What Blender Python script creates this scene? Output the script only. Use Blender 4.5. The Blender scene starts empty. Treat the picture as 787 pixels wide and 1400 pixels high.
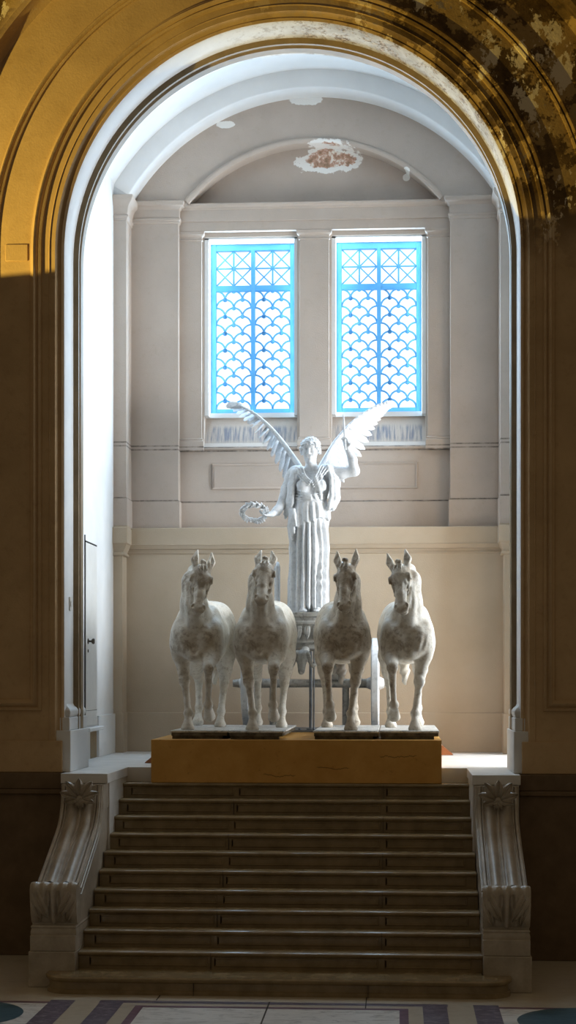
import bpy, bmesh, math, random
import numpy as np
from mathutils import Vector, Matrix, Euler
R = math.radians
PI = math.pi
S = bpy.context.scene
COL = S.collection

# ---------------------------------------------------------------- camera, sky, light, exposure
cam_d = bpy.data.cameras.new('camera')
cam = bpy.data.objects.new('camera', cam_d); COL.objects.link(cam)
cam.location = (1.1295, -15.804, 3.0018)
cam.rotation_euler = (PI / 2, 0, 0.0645)
cam_d.sensor_fit = 'HORIZONTAL'; cam_d.sensor_width = 36.0
cam_d.lens = 36.0 * 2285.0 / 787.0
cam_d.shift_x = 0.0
cam_d.shift_y = 225.0 / 787.0
cam_d.clip_end = 200
S.camera = cam

world = bpy.data.worlds.new('world'); S.world = world
world.use_nodes = True
bg = world.node_tree.nodes['Background']
bg.inputs[0].default_value = (1.0, 0.74, 0.45, 1)
bg.inputs[1].default_value = 0.155
# the dim hall: what light there is comes from its upper windows, little from below
_n = world.node_tree.nodes; _l = world.node_tree.links
_tc = _n.new('ShaderNodeTexCoord'); _sx = _n.new('ShaderNodeSeparateXYZ'); _mr = _n.new('ShaderNodeMapRange'); _cr = _n.new('ShaderNodeValToRGB')
_mr.inputs[1].default_value = -0.5; _mr.inputs[2].default_value = 0.8
_cr.color_ramp.elements[0].color = (0.05, 0.035, 0.02, 1); _cr.color_ramp.elements[1].color = (1.0, 0.80, 0.54, 1)
_l.new(_tc.outputs['Generated'], _sx.inputs[0]); _l.new(_sx.outputs[2], _mr.inputs[0]); _l.new(_mr.outputs[0], _cr.inputs[0]); _l.new(_cr.outputs[0], bg.inputs[0])

def lamp(name, kind, loc, energy, color, **kw):
    d = bpy.data.lights.new(name, kind); d.energy = energy; d.color = color
    for k, v in kw.items(): setattr(d, k, v)
    o = bpy.data.objects.new(name, d); COL.objects.link(o); o.location = loc
    return o

# daylight coming in through the two back windows and the tall side window of the niche
DAY_BACK, DAY_SIDE = 165.0, 680.0
for wx in (-0.88, 0.89):
    a = lamp('window_daylight', 'AREA', (wx, 7.62, 7.9), DAY_BACK, (0.52, 0.76, 1.0), shape='RECTANGLE', size=1.15, size_y=2.35)
    a.rotation_euler = (-PI / 2 + 0.0, 0, 0)
a = lamp('window_daylight', 'AREA', (6.45, 4.25, 5.3), DAY_SIDE, (0.86, 0.93, 1.0), shape='RECTANGLE', size=3.5, size_y=2.2)
a.rotation_euler = Vector((-1, 0, 0)).to_track_quat('-Z', 'Y').to_euler()
a.rotation_euler = (0, PI / 2, 0)

# warm floodlight of the hall, standing to the left, its cut-off edge draws the line across the wall
fl = lamp('hall_floodlight', 'SPOT', (-7.0, -0.6, 5.15), 2500, (1.0, 0.72, 0.16), spot_size=R(170), spot_blend=0.0, shadow_soft_size=0.03)
ax = Vector((0.0, -0.63, 1.0)).normalized()
fl.rotation_euler = ax.to_track_quat('-Z', 'Y').to_euler()

SKY_BACK = 1.35      # daylight in the panes of the two back windows
SKY_SIDE = 1.5     # daylight in the tall window of the right-hand niche wall

S.view_settings.view_transform = 'Standard'
S.view_settings.look = 'None'
S.view_settings.gamma = 1.0
S.view_settings.use_curve_mapping = False
S.view_settings.exposure = 0.0
S.render.engine = 'CYCLES'
S.cycles.use_denoising = True
S.cycles.max_bounces = 8
S.cycles.diffuse_bounces = 5
S.cycles.sample_clamp_indirect = 6.0

# ---------------------------------------------------------------- materials
class NT:
    def __init__(s, name):
        s.m = bpy.data.materials.new(name); s.m.use_nodes = True
        s.t = s.m.node_tree; s.n = s.t.nodes; s.l = s.t.links
        s.b = s.n['Principled BSDF']; s.o = s.n['Material Output']
        s.tc = s.n.new('ShaderNodeTexCoord')
    def noise(s, scale, detail=4, rough=0.6, vec=None, dist=0.0):
        n = s.n.new('ShaderNodeTexNoise'); n.inputs['Scale'].default_value = scale
        n.inputs['Detail'].default_value = detail; n.inputs['Roughness'].default_value = rough
        n.inputs['Distortion'].default_value = dist
        s.l.new(vec or s.tc.outputs['Object'], n.inputs['Vector']); return n.outputs['Fac']
    def ramp(s, fac, stops):
        r = s.n.new('ShaderNodeValToRGB'); e = r.color_ramp.elements
        while len(e) < len(stops): e.new(0.5)
        for i, (p, c) in enumerate(stops):
            e[i].position = p; e[i].color = (c, c, c, 1) if isinstance(c, (int, float)) else (*c, 1)
        s.l.new(fac, r.inputs[0]); return r.outputs[0]
    def mix(s, fac, a, b, mode='MIX'):
        m = s.n.new('ShaderNodeMix'); m.data_type = 'RGBA'; m.blend_type = mode
        for i, v in ((0, fac), (6, a), (7, b)):
            if hasattr(v, 'links') or isinstance(v, bpy.types.NodeSocket): s.l.new(v, m.inputs[i])
            elif isinstance(v, (int, float)): m.inputs[i].default_value = v
            else: m.inputs[i].default_value = (*v, 1)
        return m.outputs[2]
    def math(s, op, a, b=None, clamp=False):
        m = s.n.new('ShaderNodeMath'); m.operation = op; m.use_clamp = clamp
        for i, v in ((0, a), (1, b)):
            if v is None: continue
            if isinstance(v, (int, float)): m.inputs[i].default_value = v
            else: s.l.new(v, m.inputs[i])
        return m.outputs[0]
    def sep(s):
        x = s.n.new('ShaderNodeSeparateXYZ'); s.l.new(s.tc.outputs['Object'], x.inputs[0]); return x.outputs
    def scaled(s, sx, sy, sz):
        m = s.n.new('ShaderNodeMapping'); m.inputs['Scale'].default_value = (sx, sy, sz)
        s.l.new(s.tc.outputs['Object'], m.inputs[0]); return m.outputs[0]
    def band(s, v, lo, hi, w=0.02):
        a = s.n.new('ShaderNodeMapRange'); a.interpolation_type = 'SMOOTHSTEP'
        a.inputs[1].default_value = lo - w; a.inputs[2].default_value = lo + w
        s.l.new(v, a.inputs[0])
        b = s.n.new('ShaderNodeMapRange'); b.interpolation_type = 'SMOOTHSTEP'
        b.inputs[1].default_value = hi - w; b.inputs[2].default_value = hi + w
        b.inputs[3].default_value = 1; b.inputs[4].default_value = 0
        s.l.new(v, b.inputs[0])
        return s.math('MULTIPLY', a.outputs[0], b.outputs[0])
    def done(s, color, rough=0.7, bump=None, bs=0.2, bd=0.01, spec=0.3):
        if isinstance(color, tuple): s.b.inputs['Base Color'].default_value = (*color, 1)
        else: s.l.new(color, s.b.inputs['Base Color'])
        if isinstance(rough, (int, float)): s.b.inputs['Roughness'].default_value = rough
        else: s.l.new(rough, s.b.inputs['Roughness'])
        s.b.inputs['Specular IOR Level'].default_value = spec
        if bump is not None:
            b = s.n.new('ShaderNodeBump'); b.inputs['Strength'].default_value = bs; b.inputs['Distance'].default_value = bd
            s.l.new(bump, b.inputs['Height']); s.l.new(b.outputs[0], s.b.inputs['Normal'])
        return s.m

def simple(name, c1, c2, scale=6, rough=0.7, bs=0.15, bscale=40, spec=0.3, lo=0.35, hi=0.7):
    k = NT(name)
    col = k.ramp(k.noise(scale, 5), [(lo, c1), (hi, c2)])
    return k.done(col, rough, k.noise(bscale, 4), bs, 0.008, spec)

M = {}
# plaster of the back wall: tan, with the peeled patches and the damp streaks under the windows
k = NT('tan_plaster')
x, y, z = k.sep()
base = k.ramp(k.noise(1.3, 6), [(0.3, (0.45, 0.378, 0.32)), (0.7, (0.52, 0.44, 0.375))])
base = k.mix(k.ramp(k.noise(9, 6, 0.7), [(0.55, 0), (0.85, 0.35)]), base, (0.36, 0.28, 0.2))
nz = k.noise(3.2, 6, 0.7)
def blob(cx, cz, rx, rz, edge=0.35):
    a = k.math('DIVIDE', k.math('SUBTRACT', x, cx), rx); b = k.math('DIVIDE', k.math('SUBTRACT', z, cz), rz)
    d = k.math('ADD', k.math('MULTIPLY', a, a), k.math('MULTIPLY', b, b))
    d = k.math('ADD', d, k.math('MULTIPLY', k.math('SUBTRACT', nz, 0.5), 3.4))
    return k.ramp(d, [(1.0 - edge * 0.3, 1.0), (1.0, 0.0)])
def blobs(lst):
    o = None
    for b in lst:
        v = blob(*b); o = v if o is None else k.math('MAXIMUM', o, v)
    return o
patch = blobs([(0.16, 10.2, 0.44, 0.20), (-0.12, 10.93, 0.24, 0.07), (-1.22, 10.62, 0.14, 0.05), (1.27, 9.93, 0.05, 0.05)])
inner = blobs([(0.18, 10.21, 0.34, 0.13)])
core = k.ramp(k.noise(14, 5, 0.7), [(0.35, (0.30, 0.2, 0.13)), (0.5, (0.55, 0.33, 0.24)), (0.62, (0.85, 0.80, 0.72))])
col = k.mix(patch, base, (0.86, 0.84, 0.80)); col = k.mix(inner, col, core)
# soot streaks on the sills
st = k.noise(5, 4, 0.6, k.scaled(6, 1, 0.25))
ax_ = k.math('ABSOLUTE', x)
sm = k.math('MULTIPLY', k.math('MULTIPLY', k.band(z, 6.28, 6.50, 0.04), k.band(ax_, 0.26, 1.50, 0.03)), k.ramp(st, [(0.42, 0), (0.6, 0.75)]))
col = k.mix(sm, col, (0.13, 0.16, 0.22))
low_warm = k.ramp(k.noise(1.3, 6), [(0.3, (0.46, 0.375, 0.275)), (0.7, (0.53, 0.44, 0.335))])
dirt = None
for zc in (5.045, 5.432, 6.190, 6.14):                     # grime lodged in the joints and on the ledges
    dz_ = k.math('ABSOLUTE', k.math('SUBTRACT', z, zc)); d_ = k.ramp(dz_, [(0.006, 1), (0.013, 0)])
    dirt = d_ if dirt is None else k.math('MAXIMUM', dirt, d_)
col = k.mix(k.math('MULTIPLY', dirt, k.ramp(k.noise(7, 5, 0.7), [(0.35, 0.15), (0.6, 0.85)])), col, (0.10, 0.085, 0.075))
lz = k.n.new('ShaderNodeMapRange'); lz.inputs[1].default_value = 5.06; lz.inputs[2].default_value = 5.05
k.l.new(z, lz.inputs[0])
col = k.mix(lz.outputs[0], col, low_warm)                       # warm hall light painted into the dado's colour below the ledge
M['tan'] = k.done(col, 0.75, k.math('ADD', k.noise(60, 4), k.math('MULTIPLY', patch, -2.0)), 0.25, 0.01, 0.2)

# hall plaster: ochre-brown, flaking on the upper right
k = NT('hall_plaster')
x, y, z = k.sep()
base = k.ramp(k.noise(2.2, 6), [(0.3, (0.48, 0.33, 0.18)), (0.7, (0.60, 0.42, 0.235))])
base = k.mix(k.ramp(k.noise(11, 6, 0.7), [(0.55, 0), (0.8, 0.35)]), base, (0.26, 0.15, 0.07))
reg = k.math('ADD', k.math('MULTIPLY', x, 0.34), k.math('MULTIPLY', k.math('SUBTRACT', z, 8.6), 0.42))
reg = k.math('MULTIPLY', k.ramp(reg, [(0.35, 0), (0.95, 1)]), k.ramp(k.math('ADD', z, k.math('MULTIPLY', k.noise(2, 5), 1.2)), [(0.0, 0), (1.0, 1)]))
mz = k.n.new('ShaderNodeMapRange'); mz.inputs[1].default_value = 7.3; mz.inputs[2].default_value = 8.1
k.l.new(k.math('ADD', z, k.math('MULTIPLY', k.math('SUBTRACT', k.noise(2.5, 5), 0.5), 1.1)), mz.inputs[0])
mx = k.n.new('ShaderNodeMapRange'); mx.inputs[1].default_value = -0.3; mx.inputs[2].default_value = 1.3
k.l.new(k.math('ADD', x, k.math('MULTIPLY', k.math('SUBTRACT', k.noise(1.2, 5), 0.5), 2.0)), mx.inputs[0])
reg = k.math('MULTIPLY', mz.outputs[0], mx.outputs[0])
mx2 = k.n.new('ShaderNodeMapRange'); mx2.inputs[1].default_value = -2.92; mx2.inputs[2].default_value = -3.12
k.l.new(k.math('ADD', x, k.math('MULTIPLY', k.math('SUBTRACT', z, 10.0), -0.7)), mx2.inputs[0])
reg = k.math('MAXIMUM', reg, mx2.outputs[0])
nA = k.noise(1.9, 9, 0.70); nB = k.noise(5.0, 9, 0.72); nC = k.noise(2.6, 8, 0.68, k.scaled(1.3, 1, 0.8))
flake = k.ramp(nB, [(0.35, (0.06, 0.034, 0.012)), (0.65, (0.19, 0.115, 0.04))])
flake = k.mix(k.ramp(nA, [(0.485, 0), (0.505, 1)]), flake, k.ramp(nB, [(0.3, (0.33, 0.21, 0.075)), (0.7, (0.46, 0.31, 0.12))]))
flake = k.mix(k.ramp(k.math('ADD', nC, k.math('MULTIPLY', nB, 0.25)), [(0.70, 0), (0.71, 1)]), flake, (0.78, 0.66, 0.45))
flake = k.mix(k.ramp(k.math('SUBTRACT', nA, k.math('MULTIPLY', nC, 0.6)), [(0.315, 0), (0.33, 0.85)]), flake, (0.26, 0.22, 0.19))
flake = k.mix(k.ramp(nB, [(0.66, 0), (0.70, 0.8)]), flake, (0.035, 0.02, 0.01))
col = k.mix(reg, base, flake)
M['hall'] = k.done(col, 0.8, k.math('ADD', k.noise(50, 4), k.math('MULTIPLY', k.math('MULTIPLY', nA, reg), 12)), 0.3, 0.01, 0.15)

# white reveal of the arch, scaling on the right
k = NT('white_reveal')
x, y, z = k.sep()
w = k.ramp(k.noise(3, 5), [(0.3, (0.80, 0.80, 0.80)), (0.7, (0.88, 0.88, 0.87))])
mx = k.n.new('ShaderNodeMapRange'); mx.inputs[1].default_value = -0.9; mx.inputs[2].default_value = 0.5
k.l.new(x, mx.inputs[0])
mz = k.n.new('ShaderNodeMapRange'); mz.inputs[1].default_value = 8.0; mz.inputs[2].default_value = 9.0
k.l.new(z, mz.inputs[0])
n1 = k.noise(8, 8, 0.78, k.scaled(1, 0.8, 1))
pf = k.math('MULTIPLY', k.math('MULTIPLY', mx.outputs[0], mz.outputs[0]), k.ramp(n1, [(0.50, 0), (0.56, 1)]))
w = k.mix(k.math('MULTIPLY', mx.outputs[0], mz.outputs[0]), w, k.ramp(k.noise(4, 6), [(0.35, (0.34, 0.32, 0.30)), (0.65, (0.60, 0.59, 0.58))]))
col = k.mix(pf, w, k.ramp(k.noise(30, 3), [(0.4, (0.12, 0.08, 0.04)), (0.6, (0.5, 0.42, 0.33))]))
M['reveal'] = k.done(col, 0.7, n1, 0.2, 0.01, 0.25)

M['white'] = simple('white_plaster', (0.68, 0.68, 0.67), (0.75, 0.75, 0.74), 1.5, 0.75, 0.1, 30, 0.2)
M['rib'] = simple('ochre_rib', (0.22, 0.16, 0.09), (0.30, 0.22, 0.13), 5, 0.6, 0.15)
M['step'] = simple('brown_marble', (0.21, 0.15, 0.072), (0.31, 0.225, 0.115), 5, 0.20, 0.04, 50, 0.65)
M['seam'] = simple('dark_seam', (0.05, 0.036, 0.022), (0.06, 0.045, 0.03))
M['dark_base'] = simple('shaded_brown_stone', (0.13, 0.085, 0.045), (0.19, 0.125, 0.07), 4, 0.5, 0.1)  # base stone, with the light's falloff towards the floor painted into its dark tone
M['gap'] = simple('black_gap', (0.008, 0.007, 0.006), (0.012, 0.010, 0.008))
M['landing'] = simple('pale_stone', (0.62, 0.60, 0.57), (0.74, 0.72, 0.69), 3, 0.5, 0.1, 40, 0.4)
k = NT('grey_veined_stone')
col = k.ramp(k.noise(4, 7, 0.7), [(0.3, (0.32, 0.27, 0.20)), (0.55, (0.45, 0.39, 0.31)), (0.75, (0.58, 0.53, 0.46))])
M['stone'] = k.done(col, 0.42, k.noise(35, 5), 0.15, 0.01, 0.5)
# painted orange-brown box with hairline cracks
k = NT('orange_paint')
x, y, z = k.sep()
col = k.ramp(k.noise(3, 6, 0.65), [(0.3, (0.56, 0.285, 0.06)), (0.7, (0.70, 0.38, 0.10))])
col = k.mix(k.ramp(k.noise(8, 6, 0.7), [(0.60, 0), (0.70, 0.5)]), col, (0.30, 0.13, 0.03))
for (zc, x0, x1, am) in ((1.90, -0.35, 0.0, 0.035), (2.13, 0.95, 1.35, 0.05), (1.97, 0.25, 0.6, 0.04)):
    wv = k.math('MULTIPLY', k.math('SUBTRACT', k.noise(4, 4, 0.6, k.scaled(1, 1, 0.0)), 0.5), am * 4)
    d = k.math('ABSOLUTE', k.math('SUBTRACT', k.math('SUBTRACT', z, zc), wv))
    cr = k.math('MULTIPLY', k.ramp(d, [(0.002, 0.8), (0.006, 0)]), k.band(x, x0, x1, 0.02))
    col = k.mix(cr, col, (0.07, 0.03, 0.01))
M['orange'] = k.done(col, 0.6, k.noise(30, 4), 0.1, 0.006, 0.3)
M['red_wood'] = simple('red_brown_wood', (0.26, 0.085, 0.03), (0.34, 0.13, 0.05), 6, 0.6)
# plaster casts: white, with tan grime in patches
def cast(name, white, tan, dark, amt, rough=0.55, face=0.0):
    k = NT(name)
    n1 = k.noise(4.0, 7, 0.7, dist=0.3); n2 = k.noise(17, 6, 0.75)
    c = k.ramp(n1, [(0.30, tan), (0.62, white)])
    c = k.mix(k.ramp(n2, [(0.50, 0), (0.68, amt)]), c, dark)
    if face:                                                # patchy grime on heads, breasts and knees, deepened to paint shade into the fronts
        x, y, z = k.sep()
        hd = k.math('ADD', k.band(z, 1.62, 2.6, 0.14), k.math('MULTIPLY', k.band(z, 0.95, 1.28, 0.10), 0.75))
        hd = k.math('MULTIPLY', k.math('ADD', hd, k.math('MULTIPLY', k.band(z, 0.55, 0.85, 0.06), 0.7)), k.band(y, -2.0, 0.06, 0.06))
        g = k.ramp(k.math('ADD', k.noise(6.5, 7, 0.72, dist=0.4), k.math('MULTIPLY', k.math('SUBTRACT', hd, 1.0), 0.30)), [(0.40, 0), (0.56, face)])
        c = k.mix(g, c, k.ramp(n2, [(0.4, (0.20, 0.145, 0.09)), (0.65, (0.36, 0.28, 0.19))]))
    return k.done(c, rough, k.noise(45, 5, 0.7), 0.30, 0.008, 0.35)
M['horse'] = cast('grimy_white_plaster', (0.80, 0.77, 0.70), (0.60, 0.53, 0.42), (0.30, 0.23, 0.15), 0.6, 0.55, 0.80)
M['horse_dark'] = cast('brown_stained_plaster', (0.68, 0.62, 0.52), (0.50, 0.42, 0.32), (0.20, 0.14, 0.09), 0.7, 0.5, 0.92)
M['mane'] = cast('grey_brown_plaster', (0.48, 0.43, 0.37), (0.30, 0.25, 0.2), (0.12, 0.09, 0.07), 0.7)
M['statue'] = cast('clean_white_plaster', (0.75, 0.77, 0.79), (0.64, 0.66, 0.68), (0.34, 0.36, 0.39), 0.55)  # faint blue of window light and haze put into the plaster colour
M['car'] = cast('dusty_grey_plaster', (0.50, 0.49, 0.46), (0.32, 0.31, 0.28), (0.10, 0.10, 0.09), 0.8)
M['slab'] = cast('stained_slab', (0.72, 0.71, 0.68), (0.5, 0.49, 0.46), (0.1, 0.1, 0.09), 0.8, 0.5)
M['slab_edge'] = simple('dark_slab_edge', (0.07, 0.06, 0.045), (0.20, 0.17, 0.12), 12, 0.8)
M['iron'] = simple('dark_iron', (0.10, 0.11, 0.12), (0.2, 0.21, 0.22), 8, 0.45)
M['blue_iron'] = simple('glow_blue_iron', (0.10, 0.36, 0.68), (0.14, 0.43, 0.76), 4, 0.5)  # blue veil of the window glow put into the iron's colour
M['door'] = simple('grey_white_paint', (0.62, 0.61, 0.58), (0.7, 0.69, 0.66), 2, 0.5)
M['brass'] = simple('dark_brass', (0.06, 0.045, 0.03), (0.1, 0.08, 0.05), 10, 0.35)
M['switch'] = simple('ivory_plastic', (0.62, 0.6, 0.55), (0.68, 0.66, 0.6), 10, 0.4)
def sky(name, strength, color):
    m = bpy.data.materials.new(name); m.use_nodes = True
    n = m.node_tree.nodes; n.remove(n['Principled BSDF'])
    e = n.new('ShaderNodeEmission'); e.inputs[0].default_value = (*color, 1); e.inputs[1].default_value = strength
    m.node_tree.links.new(e.outputs[0], n['Material Output'].inputs[0]); return m
M['sky_back'] = sky('bright_sky_pane', SKY_BACK, (0.86, 0.94, 1.0))
M['sky_side'] = sky('bright_sky_side_pane', SKY_SIDE, (0.90, 0.95, 1.0))
# marble floor
def marble(name, c1, c2, c3, sc=5):
    k = NT(name)
    n = k.noise(sc, 8, 0.72, k.scaled(1, 2.5, 1), 1.2)
    return k.done(k.ramp(n, [(0.35, c1), (0.5, c2), (0.62, c3)]), 0.32, None, 0, 0, 0.5)
M['f_beige'] = marble('beige_marble', (0.42, 0.36, 0.27), (0.52, 0.46, 0.36), (0.46, 0.4, 0.3), 3)
M['f_white'] = marble('white_marble', (0.80, 0.78, 0.74), (0.74, 0.72, 0.68), (0.45, 0.43, 0.40), 4)
M['f_purple'] = marble('purple_marble', (0.06, 0.05, 0.075), (0.11, 0.085, 0.13), (0.3, 0.27, 0.32), 9)
M['f_plum'] = marble('plum_marble', (0.12, 0.055, 0.09), (0.15, 0.07, 0.11), (0.22, 0.12, 0.17), 7)
M['f_teal'] = marble('teal_marble', (0.03, 0.075, 0.10), (0.05, 0.11, 0.14), (0.09, 0.16, 0.19), 5)
M['f_line'] = M['seam']

# ---------------------------------------------------------------- mesh helpers
class MB:
    def __init__(s): s.v = []; s.f = []; s.m = []
    def add(s, vs, fs, mi=0):
        o = len(s.v); s.v += [tuple(p) for p in vs]
        for f in fs: s.f.append(tuple(i + o for i in f)); s.m.append(mi)
        return s
    def box(s, x0, x1, y0, y1, z0, z1, mi=0):
        return s.add([(x0, y0, z0), (x1, y0, z0), (x1, y1, z0), (x0, y1, z0), (x0, y0, z1), (x1, y0, z1), (x1, y1, z1), (x0, y1, z1)],
                     [(0, 3, 2, 1), (4, 5, 6, 7), (0, 1, 5, 4), (1, 2, 6, 5), (2, 3, 7, 6), (3, 0, 4, 7)], mi)
    def loft(s, rings, close=True, caps=True, mi=0):
        n = len(rings[0]); vs = [p for r in rings for p in r]; fs = []
        for i in range(len(rings) - 1):
            for j in range(n if close else n - 1):
                a = i * n + j; b = i * n + (j + 1) % n
                fs.append((a, b, b + n, a + n))
        if caps and close:
            fs.append(tuple(range(n - 1, -1, -1))); fs.append(tuple((len(rings) - 1) * n + j for j in range(n)))
        return s.add(vs, fs, mi)
    def stack(s, x0, x1, y0, y1, prof, mi=0):
        """a rectangular block whose outline grows by e at height z: [(z, e), ...]"""
        return s.loft([[(x0 - e, y0 - e, z), (x1 + e, y0 - e, z), (x1 + e, y1, z), (x0 - e, y1, z)] for z, e in prof], mi=mi)
    def tube(s, path, rad, n=10, mi=0, flat=None, caps=True):
        path = [Vector(p) for p in path]
        if isinstance(rad, (int, float)): rad = [rad] * len(path)
        rings = []; up = Vector((0, 0, 1))
        t0 = (path[1] - path[0]).normalized()
        if abs(t0.dot(up)) > 0.9: up = Vector((0, 1, 0))
        a = t0.cross(up).normalized()
        for i, p in enumerate(path):
            t = (path[min(i + 1, len(path) - 1)] - path[max(i - 1, 0)]).normalized()
            a = (a - t * a.dot(t)).normalized(); b = t.cross(a)
            fx = flat if flat else 1.0
            rings.append([p + a * (math.cos(2 * PI * j / n) * rad[i]) + b * (math.sin(2 * PI * j / n) * rad[i] * fx) for j in range(n)])
        return s.loft(rings, True, caps, mi)
    def sweep(s, path, prof, mis=None, closed=False):
        """path of (x, z), profile of (offset to the left of travel, y); material index per profile segment"""
        n = len(path); k = len(prof); vs = []
        for i, (px, pz) in enumerate(path):
            p = Vector((px, pz))
            d1 = (p - Vector(path[i - 1])).normalized() if i else None
            d2 = (Vector(path[i + 1]) - p).normalized() if i < n - 1 else None
            d1 = d1 or d2; d2 = d2 or d1
            n1 = Vector((-d1.y, d1.x)); n2 = Vector((-d2.y, d2.x)); m = n1 + n2
            m = m / max(0.2, m.dot(n1)) if m.length > 1e-6 else n1
            for (o, y) in prof: q = p + m * o; vs.append((q.x, y, q.y))
        for j in range(k - 1):
            fs = []
            for i in range(n - 1):
                a = i * k + j
                fs.append((a, a + 1, a + 1 + k, a + k))
            base = len(s.v) if j == 0 else base
            if j == 0: s.v += vs
            for f in fs: s.f.append(tuple(q + base for q in f)); s.m.append(mis[j] if mis else 0)
        return s
    def lathe(s, prof, c=(0, 0, 0), axis='z', n=24, mi=0):
        rings = []
        for r, h in prof:
            ring = []
            for j in range(n):
                a = 2 * PI * j / n; p = (r * math.cos(a), r * math.sin(a), h)
                if axis == 'x': p = (p[2], p[0], p[1])
                elif axis == 'y': p = (p[0], p[2], p[1])
                ring.append((p[0] + c[0], p[1] + c[1], p[2] + c[2]))
            rings.append(ring)
        return s.loft(rings, True, True, mi)
    def build(s, name, mats, parent=None, smooth=40, bevel=0, flip_fix=True):
        me = bpy.data.meshes.new(name); me.from_pydata(s.v, [], s.f); me.update()
        mats = mats if isinstance(mats, (list, tuple)) else [mats]
        for m in mats: me.materials.append(m)
        me.polygons.foreach_set('material_index', s.m)
        if flip_fix:
            bm = bmesh.new(); bm.from_mesh(me); bmesh.ops.recalc_face_normals(bm, faces=bm.faces); bm.to_mesh(me); bm.free()
        if smooth:
            me.polygons.foreach_set('use_smooth', [True] * len(me.polygons)); me.set_sharp_from_angle(angle=R(smooth))
        o = bpy.data.objects.new(name, me); COL.objects.link(o)
        if parent: o.parent = parent
        if bevel:
            b = o.modifiers.new('bevel', 'BEVEL'); b.width = bevel; b.segments = 2; b.limit_method = 'ANGLE'
        return o

def np_mesh(name, V, Q, mat, parent=None):
    me = bpy.data.meshes.new(name)
    me.vertices.add(len(V)); me.vertices.foreach_set('co', V.astype(np.float32).ravel())
    me.loops.add(len(Q) * 4); me.loops.foreach_set('vertex_index', Q.astype(np.int32).ravel())
    me.polygons.add(len(Q)); me.polygons.foreach_set('loop_start', np.arange(0, len(Q) * 4, 4, dtype=np.int32))
    me.polygons.foreach_set('use_smooth', np.ones(len(Q), bool))
    me.update(calc_edges=True); me.validate()
    mats = mat if isinstance(mat, (list, tuple)) else [mat]
    for m in mats: me.materials.append(m)
    o = bpy.data.objects.new(name, me); COL.objects.link(o)
    if parent: o.parent = parent
    return o

def thing(name, label, cat, loc=(0, 0, 0), rz=0, group=None):
    o = bpy.data.objects.new(name, None); COL.objects.link(o)
    o.location = loc; o.rotation_euler = (0, 0, rz); o.empty_display_size = 0.1
    return tag(o, label, cat, group)
def tag(o, label, cat, group=None):
    o['label'] = label; o['category'] = cat
    if group: o['group'] = group
    return o
def struct(o): o['kind'] = 'structure'; return o
def sempty(name):
    o = bpy.data.objects.new(name, None); COL.objects.link(o); return struct(o)

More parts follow.
